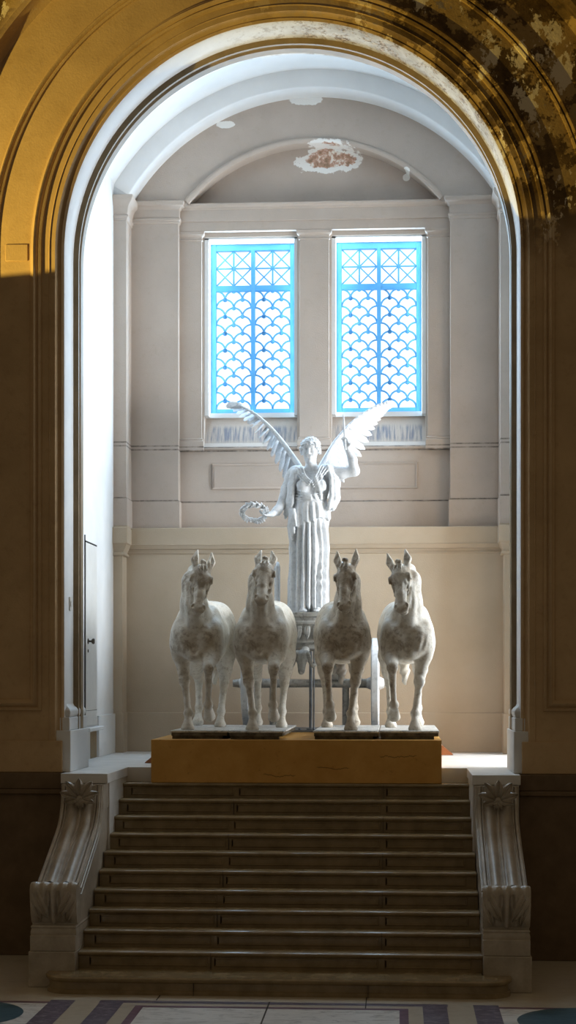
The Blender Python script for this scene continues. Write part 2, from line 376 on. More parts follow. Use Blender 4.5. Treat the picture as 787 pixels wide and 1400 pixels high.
# ---------------------------------------------------------------- implicit sculpting (numpy) for the plaster casts
class Sculpt:
    def __init__(s, lo, hi, h):
        s.lo = np.array(lo, float); s.h = h
        s.n = np.ceil((np.array(hi) - s.lo) / h).astype(int) + 1
        s.F = np.full(tuple(s.n), 9.0, np.float32)
        s.ax = [(s.lo[i] + h * np.arange(s.n[i])).astype(np.float32) for i in range(3)]
    def win(s, lo, hi):
        a = [max(0, int(math.floor((lo[i] - s.lo[i]) / s.h))) for i in range(3)]
        b = [min(s.n[i], int(math.ceil((hi[i] - s.lo[i]) / s.h)) + 1) for i in range(3)]
        if any(b[i] <= a[i] for i in range(3)): return None
        sl = tuple(slice(a[i], b[i]) for i in range(3))
        X = s.ax[0][sl[0]][:, None, None]; Y = s.ax[1][sl[1]][None, :, None]; Z = s.ax[2][sl[2]][None, None, :]
        return sl, X, Y, Z
    def put(s, sl, d, k, sub):
        A = s.F[sl]
        if sub:
            d = -d
            hh = np.maximum(k - np.abs(A - d), 0) / k if k > 0 else 0
            s.F[sl] = np.maximum(A, d) + hh * hh * k * 0.25
        else:
            hh = np.maximum(k - np.abs(A - d), 0) / k if k > 0 else 0
            s.F[sl] = np.minimum(A, d) - hh * hh * k * 0.25
    def ell(s, c, r, k=0.04, rot=None, sub=False):
        m = max(r) + k + 3 * s.h
        w = s.win([c[i] - m for i in range(3)], [c[i] + m for i in range(3)])
        if w is None: return
        sl, X, Y, Z = w; X = X - c[0]; Y = Y - c[1]; Z = Z - c[2]
        if rot is not None:
            q = np.array(rot.to_3x3() if hasattr(rot, 'to_3x3') else rot)   # columns: axes of the ellipsoid
            a = q[0][0] * X + q[1][0] * Y + q[2][0] * Z; b = q[0][1] * X + q[1][1] * Y + q[2][1] * Z; e = q[0][2] * X + q[1][2] * Y + q[2][2] * Z
        else: a, b, e = X, Y, Z
        k0 = np.sqrt((a / r[0]) ** 2 + (b / r[1]) ** 2 + (e / r[2]) ** 2)
        k1 = np.sqrt((a / r[0] ** 2) ** 2 + (b / r[1] ** 2) ** 2 + (e / r[2] ** 2) ** 2) + 1e-6
        s.put(sl, (k0 * (k0 - 1.0) / k1).astype(np.float32), k, sub)
    def cap(s, p, q, r0, r1, k=0.03, sub=False, sx=1.0, sy=1.0):
        p = np.array(p, float); q = np.array(q, float); m = max(r0, r1) / min(sx, sy, 1) + k + 3 * s.h
        w = s.win(np.minimum(p, q) - m, np.maximum(p, q) + m)
        if w is None: return
        sl, X, Y, Z = w
        d = q - p; L = max(1e-9, d.dot(d))
        X = X - p[0]; Y = Y - p[1]; Z = Z - p[2]
        t = np.clip((X * d[0] + Y * d[1] + Z * d[2]) / L, 0, 1)
        dist = np.sqrt(((X - t * d[0]) * sx) ** 2 + ((Y - t * d[1]) * sy) ** 2 + (Z - t * d[2]) ** 2) - (r0 + (r1 - r0) * t)
        s.put(sl, dist.astype(np.float32), k, sub)
    def chain(s, pts, k=0.03, sub=False, sx=1.0, sy=1.0):
        for (a, b) in zip(pts[:-1], pts[1:]):
            s.cap(a[:3], b[:3], a[3], b[3], k, sub, sx, sy)
    def warp(s, fn, lo, hi):
        w = s.win(lo, hi)
        if w is None: return
        sl, X, Y, Z = w; s.F[sl] += fn(X, Y, Z).astype(np.float32)
    def mesh(s, smooth=1):
        F = s.F; nx, ny, nz = F.shape
        neg = F < 0
        c = np.zeros((nx - 1, ny - 1, nz - 1), np.uint8)
        for dx in (0, 1):
            for dy in (0, 1):
                for dz in (0, 1): c += neg[dx:nx - 1 + dx, dy:ny - 1 + dy, dz:nz - 1 + dz]
        act = (c > 0) & (c < 8)
        I = np.argwhere(act)
        idx = np.full(act.shape, -1, np.int64); idx[act] = np.arange(len(I))
        corners = [(dx, dy, dz) for dx in (0, 1) for dy in (0, 1) for dz in (0, 1)]
        val = {d: F[I[:, 0] + d[0], I[:, 1] + d[1], I[:, 2] + d[2]] for d in corners}
        acc = np.zeros((len(I), 3)); cnt = np.zeros(len(I))
        for a in corners:
            for axi in range(3):
                if a[axi]: continue
                b = tuple(a[i] + (i == axi) for i in range(3))
                va, vb = val[a], val[b]; msk = (va < 0) != (vb < 0)
                t = np.where(msk, va / np.where(msk, va - vb, 1), 0)
                for i in range(3): acc[:, i] += np.where(msk, a[i] + (t if i == axi else 0), 0)
                cnt += msk
        V = s.lo + (I + acc / cnt[:, None]) * s.h
        Q = []
        for axi in range(3):
            o = [i for i in range(3) if i != axi]
            A = np.take(neg, range(0, F.shape[axi] - 1), axi); B = np.take(neg, range(1, F.shape[axi]), axi)
            E = np.argwhere(A != B)
            E = E[(E[:, o[0]] > 0) & (E[:, o[1]] > 0) & (E[:, o[0]] < F.shape[o[0]] - 1) & (E[:, o[1]] < F.shape[o[1]] - 1)]
            flip = A[E[:, 0], E[:, 1], E[:, 2]]
            def g(d0, d1):
                G = E.copy(); G[:, o[0]] -= d0; G[:, o[1]] -= d1
                return idx[G[:, 0], G[:, 1], G[:, 2]]
            q = np.stack([g(0, 0), g(1, 0), g(1, 1), g(0, 1)], 1)
            if axi == 1: flip = ~flip
            q[~flip] = q[~flip][:, ::-1]
            Q.append(q)
        Q = np.vstack(Q)
        Q = Q[(Q >= 0).all(1)]
        Q = Q[:, ::-1] if False else Q
        for _ in range(smooth):
            ac = np.zeros_like(V); ct = np.zeros(len(V))
            for i in range(4):
                np.add.at(ac, Q[:, i], V[Q[:, (i + 1) % 4]]); np.add.at(ct, Q[:, i], 1)
            ct[ct == 0] = 1
            V = V * 0.5 + 0.5 * ac / ct[:, None]
        return V, Q

# ================================================================ THE SETTING
SPR = 7.585; RA = 2.44; YF = 2.03
LZ = 1.97                       # landing level
def arch_path(r, z0, n=72, zc=SPR, a0=0.0):
    pts = [(-r, z0)]
    pts += [(-r * math.cos(PI * i / n), zc + r * math.sin(PI * i / n)) for i in range(n + 1)]
    pts += [(r, z0)]
    return pts
def seg_path(R_, cz, half, n=48):
    a = math.asin(half / R_)
    return [(R_ * math.sin(-a + 2 * a * i / n), cz + R_ * math.cos(-a + 2 * a * i / n)) for i in range(n + 1)]

# floor of the hall with its inlaid marble
f = MB()
f.box(-9, 9, -14, 3, -0.2, 0, 0)
def inlay(x0, x1, y0, y1, mi, z=0.002): f.add([(x0, y0, z), (x1, y0, z), (x1, y1, z), (x0, y1, z)], [(0, 1, 2, 3)], mi)
inlay(-1.16, 1.16, -5, -0.76, 1)
inlay(-1.6, 1.6, -0.56, -0.45, 2)
for s in (-1, 1):
    inlay(*sorted((s * 1.16, s * 1.24)), -5, -0.68, 3, 0.003)
    inlay(*sorted((s * 1.37, s * 1.59)), -5, -0.45, 2, 0.003)
    inlay(*sorted((s * 1.83, s * 2.06)), -5, -0.47, 2, 0.003)
    inlay(*sorted((s * 2.06, s * 6)), -5, -0.62, 1)
    inlay(*sorted((s * 2.06, s * 6)), -0.62, -0.55, 3, 0.003)
    o = len(f.v)
    f.add([(s * 2.80 + 0.62 * math.cos(2 * PI * i / 40), -1.16 + 0.62 * math.sin(2 * PI * i / 40), 0.004) for i in range(40)], [tuple(range(40))], 4)
inlay(-1.16, 1.16, -0.76, -0.68, 3, 0.003)
inlay(-0.04, -0.025, -5, -0.45, 5, 0.005); inlay(-1.09, -1.078, -0.44, -0.1, 5, 0.005); inlay(0.85, 0.86, -0.7, -0.1, 5, 0.005)
struct(f.build('floor', [M['f_beige'], M['f_white'], M['f_purple'], M['f_plum'], M['f_teal'], M['f_line']], smooth=0, flip_fix=False))

# wall of the hall with the great arch, one swept section: jamb, rib, reveal, face and the outer step
w = MB()
prof = [(4.2, 3.10), (0.03, 3.10), (0.03, 2.90), (-0.02, 2.88), (-0.055, 2.84), (-0.055, 2.70), (-0.03, 2.68), (-0.03, 2.62), (-0.055, 2.60), (-0.055, 2.56), (0.0, 2.54),
        (0.0, 2.13), (0.012, 2.09), (0.040, 2.075), (0.050, 2.085), (0.085, 2.06), (0.10, 2.03), (1.30, 2.03), (1.34, 1.99), (1.36, 1.95), (1.36, 1.80), (1.40, 1.76), (4.2, 1.76)]
mis = [0, 1, 1, 2, 2, 2, 2, 2, 2, 2, 1, 1, 0, 0, 0, 0, 0, 0, 0, 0, 0, 0]
w.sweep(arch_path(RA, 0.0), prof, mis)
wf = struct(w.build('wall_front', [M['hall'], M['reveal'], M['rib']], smooth=35, flip_fix=False))
# mouldings on the face: the concentric frame that returns along the bottom of the panel, and the outer ring
ogee = [(-0.07, 2.035), (-0.06, 2.005), (-0.035, 1.995), (-0.03, 2.012), (-0.02, 2.016), (0.0, 1.985), (0.02, 1.978), (0.035, 2.0), (0.05, 2.005), (0.06, 2.035)]
t = MB(); t.sweep([(-7, 2.70)] + [(-2.75, 2.70)] + arch_path(2.75, 2.8)[1:-1] + [(2.75, 2.70), (7, 2.70)], ogee)
struct(t.build('trim_1', M['hall'], flip_fix=False))
t = MB(); t.sweep(arch_path(3.22, 0.0), [(a * 0.8, b) for a, b in ogee]); struct(t.build('trim_2', M['hall'], flip_fix=False))
t = MB(); t.sweep(arch_path(2.60, 2.0), [(-0.012, 2.035), (0, 2.018), (0.012, 2.035)]); struct(t.build('trim_3', M['hall'], flip_fix=False))
# base course of the hall wall, left and right
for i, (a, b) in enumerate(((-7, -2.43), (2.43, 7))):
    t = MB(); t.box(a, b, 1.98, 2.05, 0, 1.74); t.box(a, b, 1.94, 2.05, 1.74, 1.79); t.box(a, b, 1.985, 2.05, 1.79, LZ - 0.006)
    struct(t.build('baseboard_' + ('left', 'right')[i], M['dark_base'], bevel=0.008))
t = MB(); t.box(-7, -2.46, 2.015, 2.05, LZ, 2.31); t.box(2.46, 7, 2.015, 2.05, LZ, 2.31); struct(t.build('trim_4', M['hall'], bevel=0.006))
# flush hatch in the plaster at the spring of the arch
t = MB(); t.box(-3.08, -2.835, 2.017, 2.04, 7.49, 7.67); struct(t.build('trim_5', M['hall'], bevel=0.006))

# pier bases inside the arch
for i, s in enumerate((-1, 1)):
    t = MB()
    xs = sorted((s * 2.375, s * 2.60))
    t.box(*xs, 2.05, 3.12, LZ, 2.42)
    xs = sorted((s * 2.39, s * 2.60)); t.box(*xs, 2.08, 3.08, 2.42, 2.56)
    prof = [(2.56, 0.0), (2.60, 0.012), (2.635, 0.012), (2.66, -0.004), (2.68, -0.03), (2.72, -0.045)]
    t.loft([[(s * (2.40 - e), 2.12 - e, z), (s * 2.6, 2.12 - e, z), (s * 2.6, 3.0 + e, z), (s * (2.40 - e), 3.0 + e, z)] for z, e in prof])
    struct(t.build('trim_%d' % (6 + i), M['white'], bevel=0.008))

# landing, its kerb slabs on both sides of the steps
t = MB(); t.box(-2.75, 2.75, 3.13, 7.2, 1.80, LZ)
struct(t.build('floor_landing', M['landing'], bevel=0.006))

# niche walls
XS = 2.70; YB = 7.15
wl = MB(); wl.box(-XS - 0.3, -XS, 3.0, 7.4, 1.8, 11.5); wlo = struct(wl.build('wall_left', M['white']))
WZ0, WZ1, WY0, WY1 = 1.80, 8.6, 3.45, 6.30          # tall opening to the side bay, whose window lights the casts
wr = MB()
wr.box(XS, XS + 0.3, 3.0, WY0, 1.8, 11.5); wr.box(XS, XS + 0.3, WY1, 7.4, 1.8, 11.5)
wr.box(XS, XS + 0.3, WY0, WY1, WZ1, 11.5)
wro = struct(wr.build('wall_right', M['white']))
sb_ = MB()
sb_.box(XS + 0.3, 6.9, 2.75, 2.95, 1.8, 8.9); sb_.box(XS + 0.3, 6.9, 6.35, 6.55, 1.8, 8.9); sb_.box(XS + 0.3, 6.9, 2.75, 6.55, 8.7, 8.9); sb_.box(XS, 6.9, 2.75, 6.55, 1.6, 1.97)
sb_.box(6.6, 6.9, 2.9, 3.1, 1.9, 8.8); sb_.box(6.6, 6.9, 5.4, 6.4, 1.9, 8.8); sb_.box(6.6, 6.9, 3.1, 5.4, 1.9, 3.55); sb_.box(6.6, 6.9, 3.1, 5.4, 7.85, 8.8)
struct(sb_.build('wall_side_bay', M['white']))
# baseboards of the niche walls
t = MB(); t.box(-XS, -XS + 0.03, 3.1, 4.45, LZ, 2.5); t.box(-XS, -XS + 0.03, 5.45, 6.7, LZ, 2.5); struct(t.build('baseboard_niche_left', M['white'], bevel=0.006))
t = MB(); t.box(XS - 0.03, XS, 3.1, 3.45, LZ, 2.5); t.box(XS - 0.03, XS, 6.3, 6.7, LZ, 2.5); struct(t.build('baseboard_niche_right', M['white'], bevel=0.006))

# back wall
CZ = 8.045
wb = struct(bpy.data.objects.new('wall_back', None)); COL.objects.link(wb)
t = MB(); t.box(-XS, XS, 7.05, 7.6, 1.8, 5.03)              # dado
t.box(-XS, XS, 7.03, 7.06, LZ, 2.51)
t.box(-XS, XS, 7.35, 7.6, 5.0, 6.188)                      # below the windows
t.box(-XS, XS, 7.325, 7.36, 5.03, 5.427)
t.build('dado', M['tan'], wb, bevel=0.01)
t = MB()                                                   # ledge moulding of the dado
pr = [(4.68, 7.06), (4.69, 7.035), (4.705, 7.03), (4.712, 7.045), (4.745, 7.04), (4.755, 7.01), (4.80, 6.995), (4.81, 6.985), (4.82, 7.0), (5.035, 7.0), (5.045, 7.02)]
t.add([(x, y, z) for x in (-XS, XS) for z, y in pr], [(i, i + 1, i + 1 + len(pr), i + len(pr)) for i in range(len(pr) - 1)])
t.build('dado_cornice', M['tan'], wb, smooth=30)
# wall above: solid beside and between the windows
t = MB()
for a, b in ((-XS, -1.54), (-0.24, 0.24), (1.54, XS)): t.box(a, b, 7.36, 8.3, 6.1, 9.6)
for a, b in ((-1.54, -0.24), (0.24, 1.54)): t.box(a, b, 7.36, 8.3, 9.12, 9.6)
for a, b in ((-1.54, -0.24), (0.24, 1.54)):                # sloped, sooty sills
    t.add([(a, 7.36, 6.13), (b, 7.36, 6.13), (b, 7.36, 6.20), (a, 7.36, 6.20), (a, 7.42, 6.26), (b, 7.42, 6.26), (b, 7.60, 6.64), (a, 7.60, 6.64), (a, 8.3, 6.66), (b, 8.3, 6.66)],
          [(0, 1, 2, 3), (3, 2, 5, 4), (4, 5, 6, 7), (7, 6, 9, 8)])
t.build('window_wall', M['tan'], wb, smooth=0)
t = MB(); t.box(-1.9, 1.9, 7.315, 7.4, 6.155, 6.19); t.build('sill_string', M['tan'], wb, bevel=0.008)
# sunk panel under the windows
t = MB(); t.sweep([(-1.42, 5.61), (-1.42, 5.96), (1.42, 5.96), (1.42, 5.61), (-1.42, 5.61), (-1.42, 5.96)], [(-0.03, 7.351), (-0.015, 7.335), (0.0, 7.33), (0.012, 7.351)])
t.build('panel_moulding', M['tan'], wb, flip_fix=False)
# small pilasters between and beside the windows
for a, b in ((-1.88, -1.565), (-0.205, 0.205), (1.565, 1.88)):
    t = MB(); t.box(a, b, 7.30, 7.4, 6.3, 9.06)
    t.stack(a - 0.0, b + 0.0, 7.30, 7.4, [(6.135, 0.03), (6.27, 0.03), (6.285, 0.015), (6.30, 0.02), (6.32, 0.0)])
    t.stack(a, b, 7.30, 7.4, [(9.05, 0.0), (9.06, 0.012), (9.075, 0.012), (9.08, 0.004), (9.11, 0.008), (9.135, 0.035), (9.165, 0.04), (9.18, 0.04)])
    t.build('small_pilaster', M['tan'], wb, smooth=30, bevel=0.004)
# beam over the windows
t = MB(); t.box(-1.9, 1.9, 7.27, 7.5, 9.18, 9.32); t.box(-1.9, 1.9, 7.25, 7.5, 9.31, 9.48)
pr = [(9.47, 7.25), (9.48, 7.235), (9.50, 7.23), (9.52, 7.205), (9.55, 7.20), (9.555, 7.22), (9.555, 7.5)]
t.add([(x, y, z) for x in (-1.9, 1.9) for z, y in pr], [(i, i + 1, i + 1 + len(pr), i + len(pr)) for i in range(len(pr) - 1)])
t.build('entablature', M['tan'], wb, smooth=30, bevel=0.004)
# big pilasters
for s in (-1, 1):
    a, b = sorted((s * 1.87, s * XS))
    t = MB(); t.box(a, b, YB, 7.5, 5.0, 9.3)
    a2, b2 = (a, b + 0.02) if s < 0 else (a - 0.02, b)
    t.box(a2, b2, YB - 0.02, 7.5, 5.03, 5.427)
    def st(prof):
        t.loft([[((a if s < 0 else a - e), YB - e, z), ((b + e if s < 0 else b), YB - e, z), ((b + e if s < 0 else b), 7.5, z), ((a if s < 0 else a - e), 7.5, z)] for z, e in prof])
    st([(9.26, 0.0), (9.27, 0.012), (9.30, 0.016), (9.31, 0.028), (9.335, 0.03), (9.34, 0.012), (9.455, 0.014), (9.47, 0.03), (9.49, 0.045), (9.50, 0.07), (9.545, 0.085), (9.56, 0.085)])
    t.build('pilaster', M['tan'], wb, smooth=30, bevel=0.005)
# corner pilasters carrying the rib of the vault
for s in (-1, 1):
    t = MB()
    def blk(xi, y0, z0, z1):
        a, b = sorted((s * xi, s * (XS + 0.02))); t.box(a, b, y0, 7.3, z0, z1)
    def stc(xi, y0, prof):
        t.loft([[(s * (xi - e), y0 - e, z), (s * (XS + .02), y0 - e, z), (s * (XS + .02), 7.3, z), (s * (xi - e), 7.3, z)] for z, e in prof])
    blk(2.575, 6.70, LZ, 4.66); blk(2.56, 6.685, LZ, 2.51)
    stc(2.56, 6.69, [(4.64, 0.0), (4.65, 0.02), (4.675, 0.02), (4.69, 0.0), (4.72, 0.005), (4.77, 0.035), (4.80, 0.045), (4.81, 0.06), (5.02, 0.06), (5.03, 0.05)])
    blk(2.525, 6.72, 5.0, 9.2); blk(2.51, 6.70, 5.03, 5.427)
    stc(2.525, 6.72, [(9.20, 0.0), (9.21, 0.012), (9.235, 0.014), (9.25, 0.03), (9.27, 0.03), (9.275, 0.015), (9.38, 0.03), (9.42, 0.05), (9.46, 0.085), (9.50, 0.10), (9.53, 0.10)])
    t.build('corner_pilaster', M['tan'], wb, smooth=30, bevel=0.005)
# arched spandrel and the recessed lunette with its rounded edge
RI, CI = 2.274, 8.088
po = seg_path(2.95, CZ, 2.56); pi_ = seg_path(RI, CI, 1.745)
t = MB(); n = len(po)
vs = [(x, YB, z) for x, z in po] + [(x, YB, z) for x, z in pi_]
t.add(vs, [(i, i + 1, n + i + 1, n + i) for i in range(n - 1)])
t.add([(x, YB, z) for x, z in ((-2.56, 9.5), po[0], pi_[0], (-1.745, 9.5))], [(0, 1, 2, 3)])
t.add([(x, YB, z) for x, z in ((2.56, 9.5), po[-1], pi_[-1], (1.745, 9.5))], [(0, 1, 2, 3)])
t.build('spandrel', M['tan'], wb, smooth=0)
t = MB(); t.sweep(pi_, [(0.06, YB + 0.002), (0.055, YB - 0.015), (0.035, YB - 0.03), (0.01, YB - 0.028), (-0.02, YB - 0.01), (-0.025, YB + 0.03), (-0.0, YB + 0.05), (0.0, 7.55)])
t.build('lunette_arch', M['tan'], wb, smooth=50, flip_fix=False)
t = MB(); t.add([(x, 7.45, z) for x, z in [(-1.9, 9.5), (1.9, 9.5), (1.9, 10.8), (-1.9, 10.8)]], [(0, 1, 2, 3)]); t.build('lunette', M['tan'], wb, smooth=0)

# vault and its rib
c = MB(); RV = 3.17
hv = XS + 0.02; av = math.asin(hv / RV)
pv = [(RV * math.sin(av - 2 * av * i / 60), CZ + RV * math.cos(av - 2 * av * i / 60)) for i in range(61)]
c.sweep(pv[::-1], [(0, 3.0), (0, 7.3), (0.3, 7.3), (0.3, 3.0)], [0, 0, 0])
ceil = struct(c.build('ceiling', M['white'], smooth=60, flip_fix=False))
t = MB(); pr_ = seg_path(2.92, CZ, 2.50)
t.sweep(pr_, [(0.4, 6.76), (0.02, 6.76), (0.0, 6.78), (0.0, 7.2)], None)
struct(t.build('trim_8', M['white'], smooth=50, flip_fix=False))
t = MB()
for s in (-1, 1): t.box(*sorted((s * 2.515, s * 2.72)), 6.765, 7.2, 9.5, 9.70)
struct(t.build('trim_10', M['white']))
# the vault meets the arch wall: its inner tympanum
t = MB(); t.sweep(arch_path(RA + 0.03, 1.9), [(0, 3.10), (1.6, 3.10)]); struct(t.build('trim_9', M['white'], flip_fix=False))

# ---------------------------------------------------------------- windows
def window(num, x0, x1, z0, z1, yw):
    root = sempty('window_%d' % num); root.location = (x0, yw, z0); W = x1 - x0; H = z1 - z0
    t = MB()                                                # outer iron frame
    fb = 0.075
    t.box(0, fb, -0.03, 0.05, 0, H); t.box(W - fb, W, -0.03, 0.05, 0, H)
    t.box(fb, W - fb, -0.03, 0.05, 0, 0.07); t.box(fb, W - fb, -0.03, 0.05, H - 0.09, H)
    t.build('window_frame', M['blue_iron'], root, bevel=0.006)
    t = MB(); zt = H - 0.655
    t.box(W / 2 - 0.028, W / 2 + 0.028, -0.035, 0.04, 0.05, H - 0.05)
    t.box(fb, W / 2 - 0.028, -0.03, 0.04, zt, zt + 0.075); t.box(W / 2 + 0.028, W - fb, -0.03, 0.04, zt, zt + 0.075)
    t.build('mullion', M['blue_iron'], root, bevel=0.005)
    g = MB()
    def bar(a, b, r=0.012): g.tube([(a[0], 0.0, a[1]), (b[0], 0.0, b[1])], r, 6)
    for (a, b) in ((fb, W / 2 - 0.028), (W / 2 + 0.028, W - fb)):
        # top light: cross and diagonals in each quarter with a boss
        zb, zc = zt + 0.075, H - 0.09; mx, mz = (a + b) / 2, (zb + zc) / 2
        bar((a, mz), (b, mz)); bar((mx, zb), (mx, zc))
        for (p, q) in ((a, mx), (mx, b)):
            for (u, v) in ((zb, mz), (mz, zc)): bar((p, u), (q, v), 0.010); bar((p, v), (q, u), 0.010)
        g.lathe([(0.001, -0.02), (0.022, -0.016), (0.032, 0.0), (0.022, 0.016), (0.001, 0.02)], (mx, 0, mz), 'y', 10)
        # fish-scale lights
        d = (b - a) / 4.0; row = 0; zz = 0.07
        nrow = int((zt - 0.07) / (d * 0.98)) + 1; dz = (zt - 0.07) / nrow
        for row in range(nrow + 1):
            z_ = 0.07 + row * dz
            cs = [a + d, a + 3 * d] if row % 2 == 0 else [a, a + 2 * d, a + 4 * d]
            for cx_ in cs:
                pts = []
                for i in range(13):
                    an = PI * i / 12; px, pz = cx_ + d * math.cos(an), z_ + d * math.sin(an) * 1.0
                    if a - 1e-3 <= px <= b + 1e-3 and pz <= zt + 0.02: pts.append((px, 0, pz))
                if len(pts) > 1: g.tube(pts, 0.0125, 6)
                for bx in (cx_ - d, cx_ + d):
                    if a + 0.01 < bx < b - 0.01 and row > 0 and (bx > cx_ or bx < a + 1.5 * d): g.lathe([(0.001, -0.018), (0.024, -0.012), (0.033, 0), (0.024, 0.012), (0.001, 0.018)], (bx, 0, z_), 'y', 8)
    g.build('grille', M['blue_iron'], root)
    p = MB(); p.box(0.03, W - 0.03, 0.09, 0.10, 0.03, H - 0.03); p.build('pane', M['sky_back'], root, smooth=0)
    fr = MB()                                               # the white reveal the iron stands in
    for (a, b, e, h) in ((-0.06, 0.0, -0.06, H + 0.02), (W, W + 0.06, -0.06, H + 0.02)): fr.box(a, b, -0.30, 0.12, e, h)
    fr.box(-0.06, W + 0.06, -0.30, 0.12, H, H + 0.03); fr.box(-0.06, W + 0.06, -0.12, 0.12, -0.065, 0.0)
    fr.build('reveal', M['white'], root)
window(1, -1.475, -0.282, 6.70, 9.09, 7.68)
window(2, 0.294, 1.487, 6.70, 9.09, 7.68)
# the tall window at the end of the side bay
w3 = sempty('window_3'); w3.location = (6.7, 3.1, 3.55)
H3, W3 = 4.3, 2.3
p = MB(); p.box(0.05, 0.06, 0.0, W3, 0.0, H3); p.build('pane', M['sky_side'], w3, smooth=0)
t = MB()
t.box(-0.03, 0.03, 0, 0.07, 0, H3); t.box(-0.03, 0.03, W3 - 0.07, W3, 0, H3); t.box(-0.03, 0.03, 0.07, W3 - 0.07, 0, 0.07); t.box(-0.03, 0.03, 0.07, W3 - 0.07, H3 - 0.07, H3)
for i in range(1, 3): t.box(-0.02, 0.02, W3 * i / 3 - 0.02, W3 * i / 3 + 0.02, 0.07, H3 - 0.07)
for i in range(1, 5): t.box(-0.018, 0.018, 0.07, W3 - 0.07, H3 * i / 5 - 0.02, H3 * i / 5 + 0.02)
t.build('window_frame', M['blue_iron'], w3, bevel=0.005)

# ---------------------------------------------------------------- jib door in the left-hand niche wall
d1 = sempty('door_1'); d1.location = (-XS, 4.60, 2.39)
t = MB(); t.box(0.0, 0.018, 0.0, 0.76, 0.19, 2.27); t.box(0.0, 0.018, 0.0, 0.76, 0.0, 0.185); t.build('door_leaf', M['door'], d1, bevel=0.004)
t = MB(); t.box(0.0, 0.012, -0.022, 0.0, 0, 2.36); t.box(0, 0.012, 0.76, 0.785, 0, 2.29); t.box(0, 0.012, -0.022, 0.785, 2.27, 2.292); t.box(0, 0.006, 0.0, 0.76, 0.184, 0.191); t.build('door_gap', M['gap'], d1)
t = MB(); t.box(0.0, 0.09, -0.1, 0.86, -0.07, -0.02); t.build('door_sill', M['white'], d1, bevel=0.012)
kn = MB(); kn.lathe([(0.035, 0.018), (0.035, 0.026), (0.012, 0.03), (0.012, 0.06), (0.03, 0.07), (0.038, 0.085), (0.03, 0.1), (0.001, 0.105)], (0, 0.13, 1.05), 'x', 16)
kn.lathe([(0.02, 0.018), (0.02, 0.026), (0.001, 0.027)], (0, 0.13, 0.93), 'x', 12); kn.build('door_knob', M['brass'], d1)
t = MB(); t.box(0.0, 0.004, -0.06, 0.36, -0.42, -0.075, 0); t.box(0.0, 0.006, 0.36, 0.80, -0.42, -0.075, 1); t.build('door_step_recess', [M['door'], M['rib']], d1)

# light switch on the white jamb
sw = MB(); sw.box(0, 0.012, -0.045, 0.045, -0.075, 0.075); so = sw.build('light_switch', M['switch'], bevel=0.004); so.location = (-RA, 2.33, 3.80)
tag(so, 'small ivory switch plate on the white left reveal of the great arch', 'switch')
sb = MB(); sb.box(0.012, 0.02, -0.015, 0.015, -0.03, 0.03); sb.build('rocker', M['switch'], so, bevel=0.003)

# ---------------------------------------------------------------- the steps
RZ, TR = 0.164, 0.2865
stairs = thing('staircase', 'broad flight of brown marble steps with panelled risers below the horses', 'stairs', (0, 0, 0))
for kx in range(1, 13):
    z1 = RZ * kx; y0 = TR * (kx - 1); hw = 1.955
    t = MB()
    if kx == 1:                                              # bullnose bottom step in front of the pedestals
        def outline(e):
            pts = []
            for i in range(9):
                a = PI + PI / 2 * i / 8; pts.append((-1.95 + (0.24 + e) * math.cos(a), 0.08 + (0.24 + e) * math.sin(a)))
            for i in range(9):
                a = -PI / 2 + PI / 2 * i / 8; pts.append((1.95 + (0.24 + e) * math.cos(a), 0.08 + (0.24 + e) * math.sin(a)))
            pts += [(2.19 + e, 0.149), (1.94, 0.149), (1.94, TR + 0.1), (-1.94, TR + 0.1), (-1.94, 0.149), (-2.19 - e, 0.149)]
            return pts
        t.loft([[(x, y, z) for x, y in outline(e)] for z, e in ((0, 0.02), (0.035, 0.02), (0.045, 0.0), (0.11, 0.0), (0.118, 0.018), (0.13, 0.03), (0.152, 0.034), (0.164, 0.022))])
        for q in (-0.77, 0.87): t.box(q - 0.0015, q + 0.0015, -0.194, -0.15, 0, 0.12, 1)
    else:
        b = y0 + TR + 0.02 if kx < 12 else 3.14
        pr = [(y0 + 0.03, z1 - RZ - 0.03), (y0 + 0.03, z1 - 0.045), (y0 + 0.018, z1 - 0.04), (y0 + 0.004, z1 - 0.03), (y0, z1 - 0.016), (y0 + 0.004, z1 - 0.005), (y0 + 0.012, z1), (b, z1), (b, z1 - RZ - 0.03)]
        t.loft([[(x, y, z) for y, z in pr] for x in (-hw, hw)])
        # sunk panels of the riser
        zb = z1 - RZ
        for (p, q) in ((-1.84, -0.70), (-0.62, 0.95), (1.03, 1.84)):
            t.sweep([(p, zb + 0.035), (p, zb + 0.105), (q, zb + 0.105), (q, zb + 0.035), (p, zb + 0.035), (p, zb + 0.105)], [(-0.008, y0 + 0.0305), (-0.004, y0 + 0.022), (0.004, y0 + 0.022), (0.01, y0 + 0.0305)])
        if kx > 1:
            q = (-0.66, 0.99)[kx % 2]; t.box(q - 0.0015, q + 0.0015, y0 - 0.0005, y0 + 0.04, z1 - RZ + 0.002, z1 + 0.0005, 1)
    t.build('step', [M['step'], M['seam']], stairs, smooth=40, flip_fix=True)

